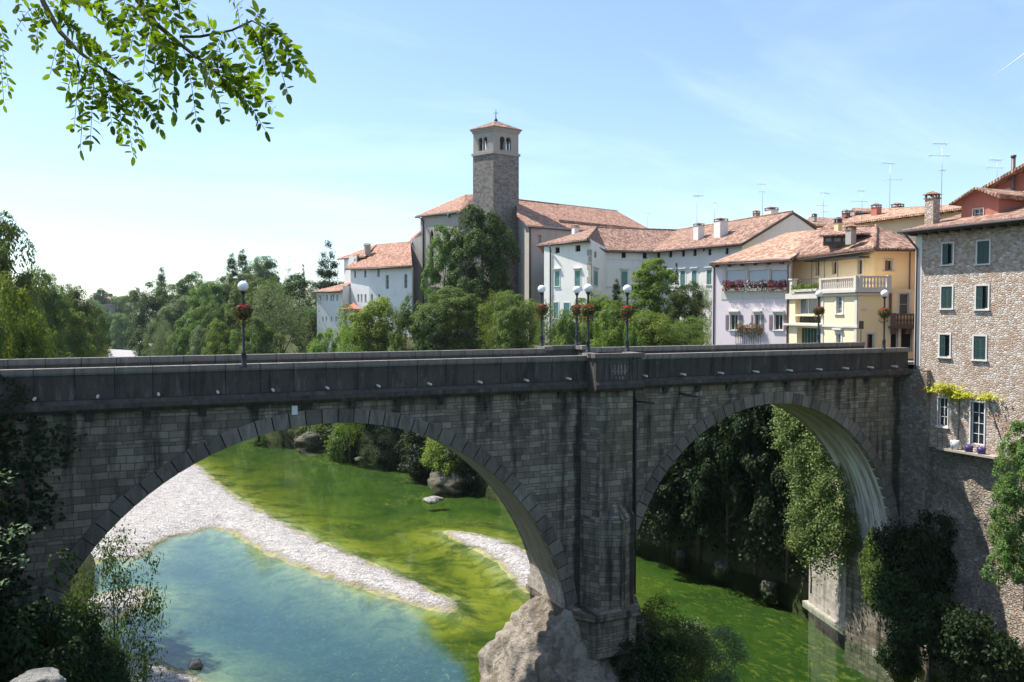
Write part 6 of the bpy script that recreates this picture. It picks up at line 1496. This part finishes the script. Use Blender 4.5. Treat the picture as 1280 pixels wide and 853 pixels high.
def antenna(x, yb, yt, Z, label, booms, r=.035):
    r *= .52
    p = P(x, yb, Z); t = thing('roof_antenna', label, 'antenna', tuple(p))
    m = MB(); z1 = zat(yt, Z, x); m.tube([tuple(p-Vector((0,0,.8))), (p.x,p.y,z1)], r, 6); m.build('mast', M['antenna'], t)
    for (yy, L, ne, rot) in booms:
        z = zat(yy, Z, x); d = (RT*math.cos(rot)+FH*math.sin(rot)); e = Vector((-d.y, d.x, 0)); m = MB(); c = Vector((p.x,p.y,z))
        m.tube([c-d*L*.35, c+d*L*.65], r*.7, 5)
        for k in range(ne):
            q_ = c+d*L*(-.33+.96*k/max(1,ne-1)); m.tube([q_-e*.32, q_+e*.32], r*.5, 4); m.tube([q_-Vector((0,0,.2)), q_+Vector((0,0,.2))], r*.4, 4)
        m.build('boom', M['antenna'], t)
antenna(1176.5,264,178,80,'tallest antenna with two side booms above the cream house',[(180,-1.4,4,.15),(195,-2.0,2,.1),(213,.5,2,.2)],.05)
antenna(1112,262,203,94,'tall thin antenna mast left of the tallest one',[(204.5,-1.8,5,.3),(225,2.0,2,0)],.045)
antenna(1077,284,238,88,'medium antenna above the cream house chimney',[(239,-.8,3,.4),(252,-1.8,2,.1)],.04)
antenna(1029,275,240,118,'antenna with slanting top boom right of the white house gable',[(241.5,1.6,5,.4),(257,-1.6,3,.2),(265,1.2,3,.1)],.05)
antenna(953,268,229,118,'antenna above the white house roof near its gable',[(230.5,-1.2,3,.2),(240,-.8,2,.2)],.05)
antenna(871,285,243,116,'antenna beside the left chimney of the white house',[(244.5,1.6,6,.4),(246,-1.0,3,.4)],.05)
antenna(893,288,253,120,'short mast between the two white house chimneys',[(254,.4,2,.3)],.05)
antenna(809,290,266,175,'thin antenna at the right end of the church roof',[(267,.8,3,.3)],.06)
antenna(1246,236,199,66,'antenna near the right edge above the red house',[(200.5,-1.1,5,.3),(210,-1.3,2,.1)],.03)
antenna(832,318,303,121,'stub mast low on the white house roof',[(304,.1,1,0)],.07)

# ------------------------------------------------------------------ foreground locust branch
lt = thing('locust_branch', 'leafy locust branch hanging into the top left of the view', 'branch', tuple(P(60,-60,3.4)))
rng = np.random.default_rng(4); rr = random.Random(4)
tw_ = MB(); lc, ln, ld, lsz = [], [], [], []
def B(x, y, z): return np.array(P(x, y, z))
mains = [[(30,-60,3.5),(55,5,3.4),(75,40,3.35),(100,66,3.3),(122,82,3.25),(150,100,3.2)],
         [(140,-70,3.3),(172,0,3.15),(195,30,3.1),(225,55,3.05),(250,75,3.0),(275,95,2.95)],
         [(225,46,3.1),(250,46,3.1),(290,38,3.1),(315,26,3.1),(330,35,3.05)],
         [(-60,-20,3.2),(-25,5,3.2),(-5,30,3.2),(-2,60,3.2)]]
for q_ in mains:
    k = len(q_); tw_.tube([B(*a) for a in q_], [.013*(1-.75*i/(k-1)) if k > 5 else .006*(1-.6*i/(k-1)) for i in range(k)], 6)
def compound(x0, y0, x1, y1, z, npair, lsize=.047, sag=.25):
    """a pinnate leaf from (x0,y0) to (x1,y1)"""
    dz = rng.uniform(-.25,.25)
    a, b = B(x0,y0,z), B(x1,y1,z+dz); L = np.linalg.norm(b-a)
    pts = []
    for i in range(9):
        t = i/8; p_ = a+(b-a)*t + np.array([0,0,1])*L*sag*.5*math.sin(math.pi*t); pts.append(p_)
    tw_.tube(pts, [.0011]*8+[.0006], 4, cap=False)
    ax = unit(b-a); view = unit(np.array(CAM)-a); side = unit(np.cross(ax, view)+rng.normal(size=3)*.35); nrm = np.cross(side, ax)
    nrm = unit(nrm+rng.normal(size=3)*.3)
    for i in range(npair):
        t = .16+.82*(i+.5)/npair; p_ = pts[int(t*8)]+(pts[min(8,int(t*8)+1)]-pts[int(t*8)])*(t*8-int(t*8))
        for sg in (-1,1):
            if rng.uniform() < .08: continue
            d = unit(side*sg*.9+ax*.45+rng.normal(size=3)*.22+np.array([0,0,-.25])); s_ = lsize*rng.uniform(.55,1.25)
            lc.append(p_+d*s_*.58); ld.append(d); ln.append(unit(nrm+rng.normal(size=3)*.45)); lsz.append(s_)
    d = unit(ax+rng.normal(size=3)*.2); lc.append(b+d*lsize*.55); ld.append(d); ln.append(unit(nrm+rng.normal(size=3)*.4)); lsz.append(lsize*1.1)
CL_ = [(60,10,22,40,6),(58,6,46,60,7),(70,28,38,22,5),(45,66,50,58,3),(80,45,84,88,6),(78,50,60,92,3),(100,68,82,118,8),(104,70,92,160,10),(112,76,98,190,12),(120,82,112,176,9),(128,86,140,160,10),(138,92,165,196,13),(146,98,150,170,10),(150,100,172,180,11),(150,100,200,162,11),(150,98,176,140,8),
   (60,8,90,30,7),(66,20,100,50,8),(75,35,112,62,8),(90,55,130,64,8),(84,50,140,90,8),(110,72,150,76,7),(60,0,110,8,8),(64,4,120,28,9),(90,0,140,30,9),(110,-10,150,44,9),(140,-20,160,20,8),(120,-10,136,36,8),
   (172,0,150,52,9),(176,4,190,60,9),(182,12,160,78,9),(190,22,176,96,9),(196,28,196,104,8),(204,36,222,80,7),(200,40,206,84,7),(212,46,200,140,11),(220,52,216,148,11),(228,58,246,156,12),(236,62,250,110,7),(244,70,280,146,12),(252,76,268,120,8),(258,82,300,130,11),(264,86,330,164,14),(272,92,310,128,9),(270,90,345,138,12),(262,84,318,108,9),(250,74,296,98,9),(240,66,290,84,8),
   (180,-10,210,26,9),(186,0,226,34,9),(180,6,232,48,8),(195,-20,232,12,8),(160,-30,186,14,9),(150,-20,210,8,8),
   (290,38,316,110,10),(312,28,336,92,12),(318,24,357,116,13),(324,28,370,84,14),(322,26,384,90,14),(308,30,334,64,9),(300,36,292,12,5),(270,42,258,30,4),(285,38,268,66,7),(255,46,240,30,5),(318,26,326,18,3),(300,36,322,52,8),
   (-5,20,4,52,4),(-3,40,12,112,6),(-3,50,8,130,6),(-10,20,2,80,5),(240,0,232,20,3),(290,-25,293,2,2),(30,-20,24,10,4),(10,-25,30,0,4),(130,100,150,120,7),(160,104,130,128,7),(118,84,130,136,9),(108,74,116,120,8)]
for (x0,y0,x1,y1,n_) in CL_:
    zz_ = 3.4 if x0 < 60 else 3.3-.0012*x0
    compound(x0, y0, x1+rr.uniform(-3,3), y1+rr.uniform(-3,3), zz_+rr.uniform(-.08,.08), int(n_*1.2)+1, .0385 if x0 > 20 else .034)
lc, ln, ld, lsz = map(np.array, (lc, ln, ld, lsz))
ln = unit(ln-ld*(ln*ld).sum(-1, keepdims=True)); sd_ = np.cross(ln, ld); out = np.array([-.5,-.36,-.02,.32,.5]); wid = np.array([0,.17,.225,.16,0])
vv, ff = [], []
for i in range(len(lc)):
    b0 = len(vv); s_ = lsz[i]; c = lc[i]
    for o_, w_ in zip(out, wid): 
        for sg in (-1,0,1):
            vv.append(c+ld[i]*o_*s_+sd_[i]*sg*w_*s_+ln[i]*(.06*abs(sg)*s_*w_*3-.05*s_*o_*o_*2))
    for j in range(4):
        for k in range(2): ff.append((b0+j*3+k, b0+j*3+k+1, b0+j*3+k+4, b0+j*3+k+3))
base = np.array(parent_loc(lt)); o = bpy.data.objects.new('leaflets', mesh_np('leaflets', np.array(vv)-base, np.array(ff), M['leaf_locust'], True)); col.objects.link(o); o.parent = lt
o.data.polygons.foreach_set('use_smooth', np.ones(len(ff), bool))
tw_.build('twigs', M['twig'], lt, uv=False)
# sprigs catching the light at the left edge
sp = thing('shrub_sprigs', 'sunlit leaf sprigs reaching in at the lower left edge', 'shrub', tuple(P(-30,700,12)))
lv, tw2 = [], MB(); base = np.array(parent_loc(sp))
for (x0,y0,x1,y1) in [(-30,620,12,590),(-40,690,40,660),(-40,700,28,700),(-40,735,8,728),(-30,655,20,668)]:
    a, b = B(x0,y0,12), B(x1,y1,11.8); tw2.tube([a, (a+b)/2+np.array([0,0,.05]), b], .006, 4)
    for i in range(26): t_ = rng.uniform(.35,1.05); lv.append(a+(b-a)*t_+rng.normal(size=3)*.06)
v, q_ = leaves(np.array(lv), np.array([0,-.2,1])+rng.normal(size=(len(lv),3))*.35, .085, rng, .5)
o = bpy.data.objects.new('leaves', mesh_np('leaves', v-base, q_, M['leaf_grey'])); col.objects.link(o); o.parent = sp; tw2.build('twigs', M['bark'], sp, uv=False)

a_, b_ = P(1243,95,3200), P(1300,53,3200); m = MB(); m.tube([a_, (a_+b_)/2, b_], [1.0,1.6,2.2], 8)
ct = m.build('contrail', plain('condensed_vapour', (.93,.93,.93), .9, var=0), uv=False); tag(ct, 'thin white aircraft trail in the upper right sky', 'contrail')
# ------------------------------------------------------------------ the air
m = MB(); m.box((-700,-60,-8.5),(800,1000,62)); t = NT('thin_haze'); t.t.nodes.remove(t.b)
vp = t.n('ShaderNodeVolumePrincipled', {'Color': (.80,.90,1.0,1), 'Density': .00007, 'Anisotropy': .3}); t.link(vp.outputs[0], t.out.inputs['Volume'])
hz_ = m.build('haze', t.m, uv=False); tag(hz_, kind='stuff')
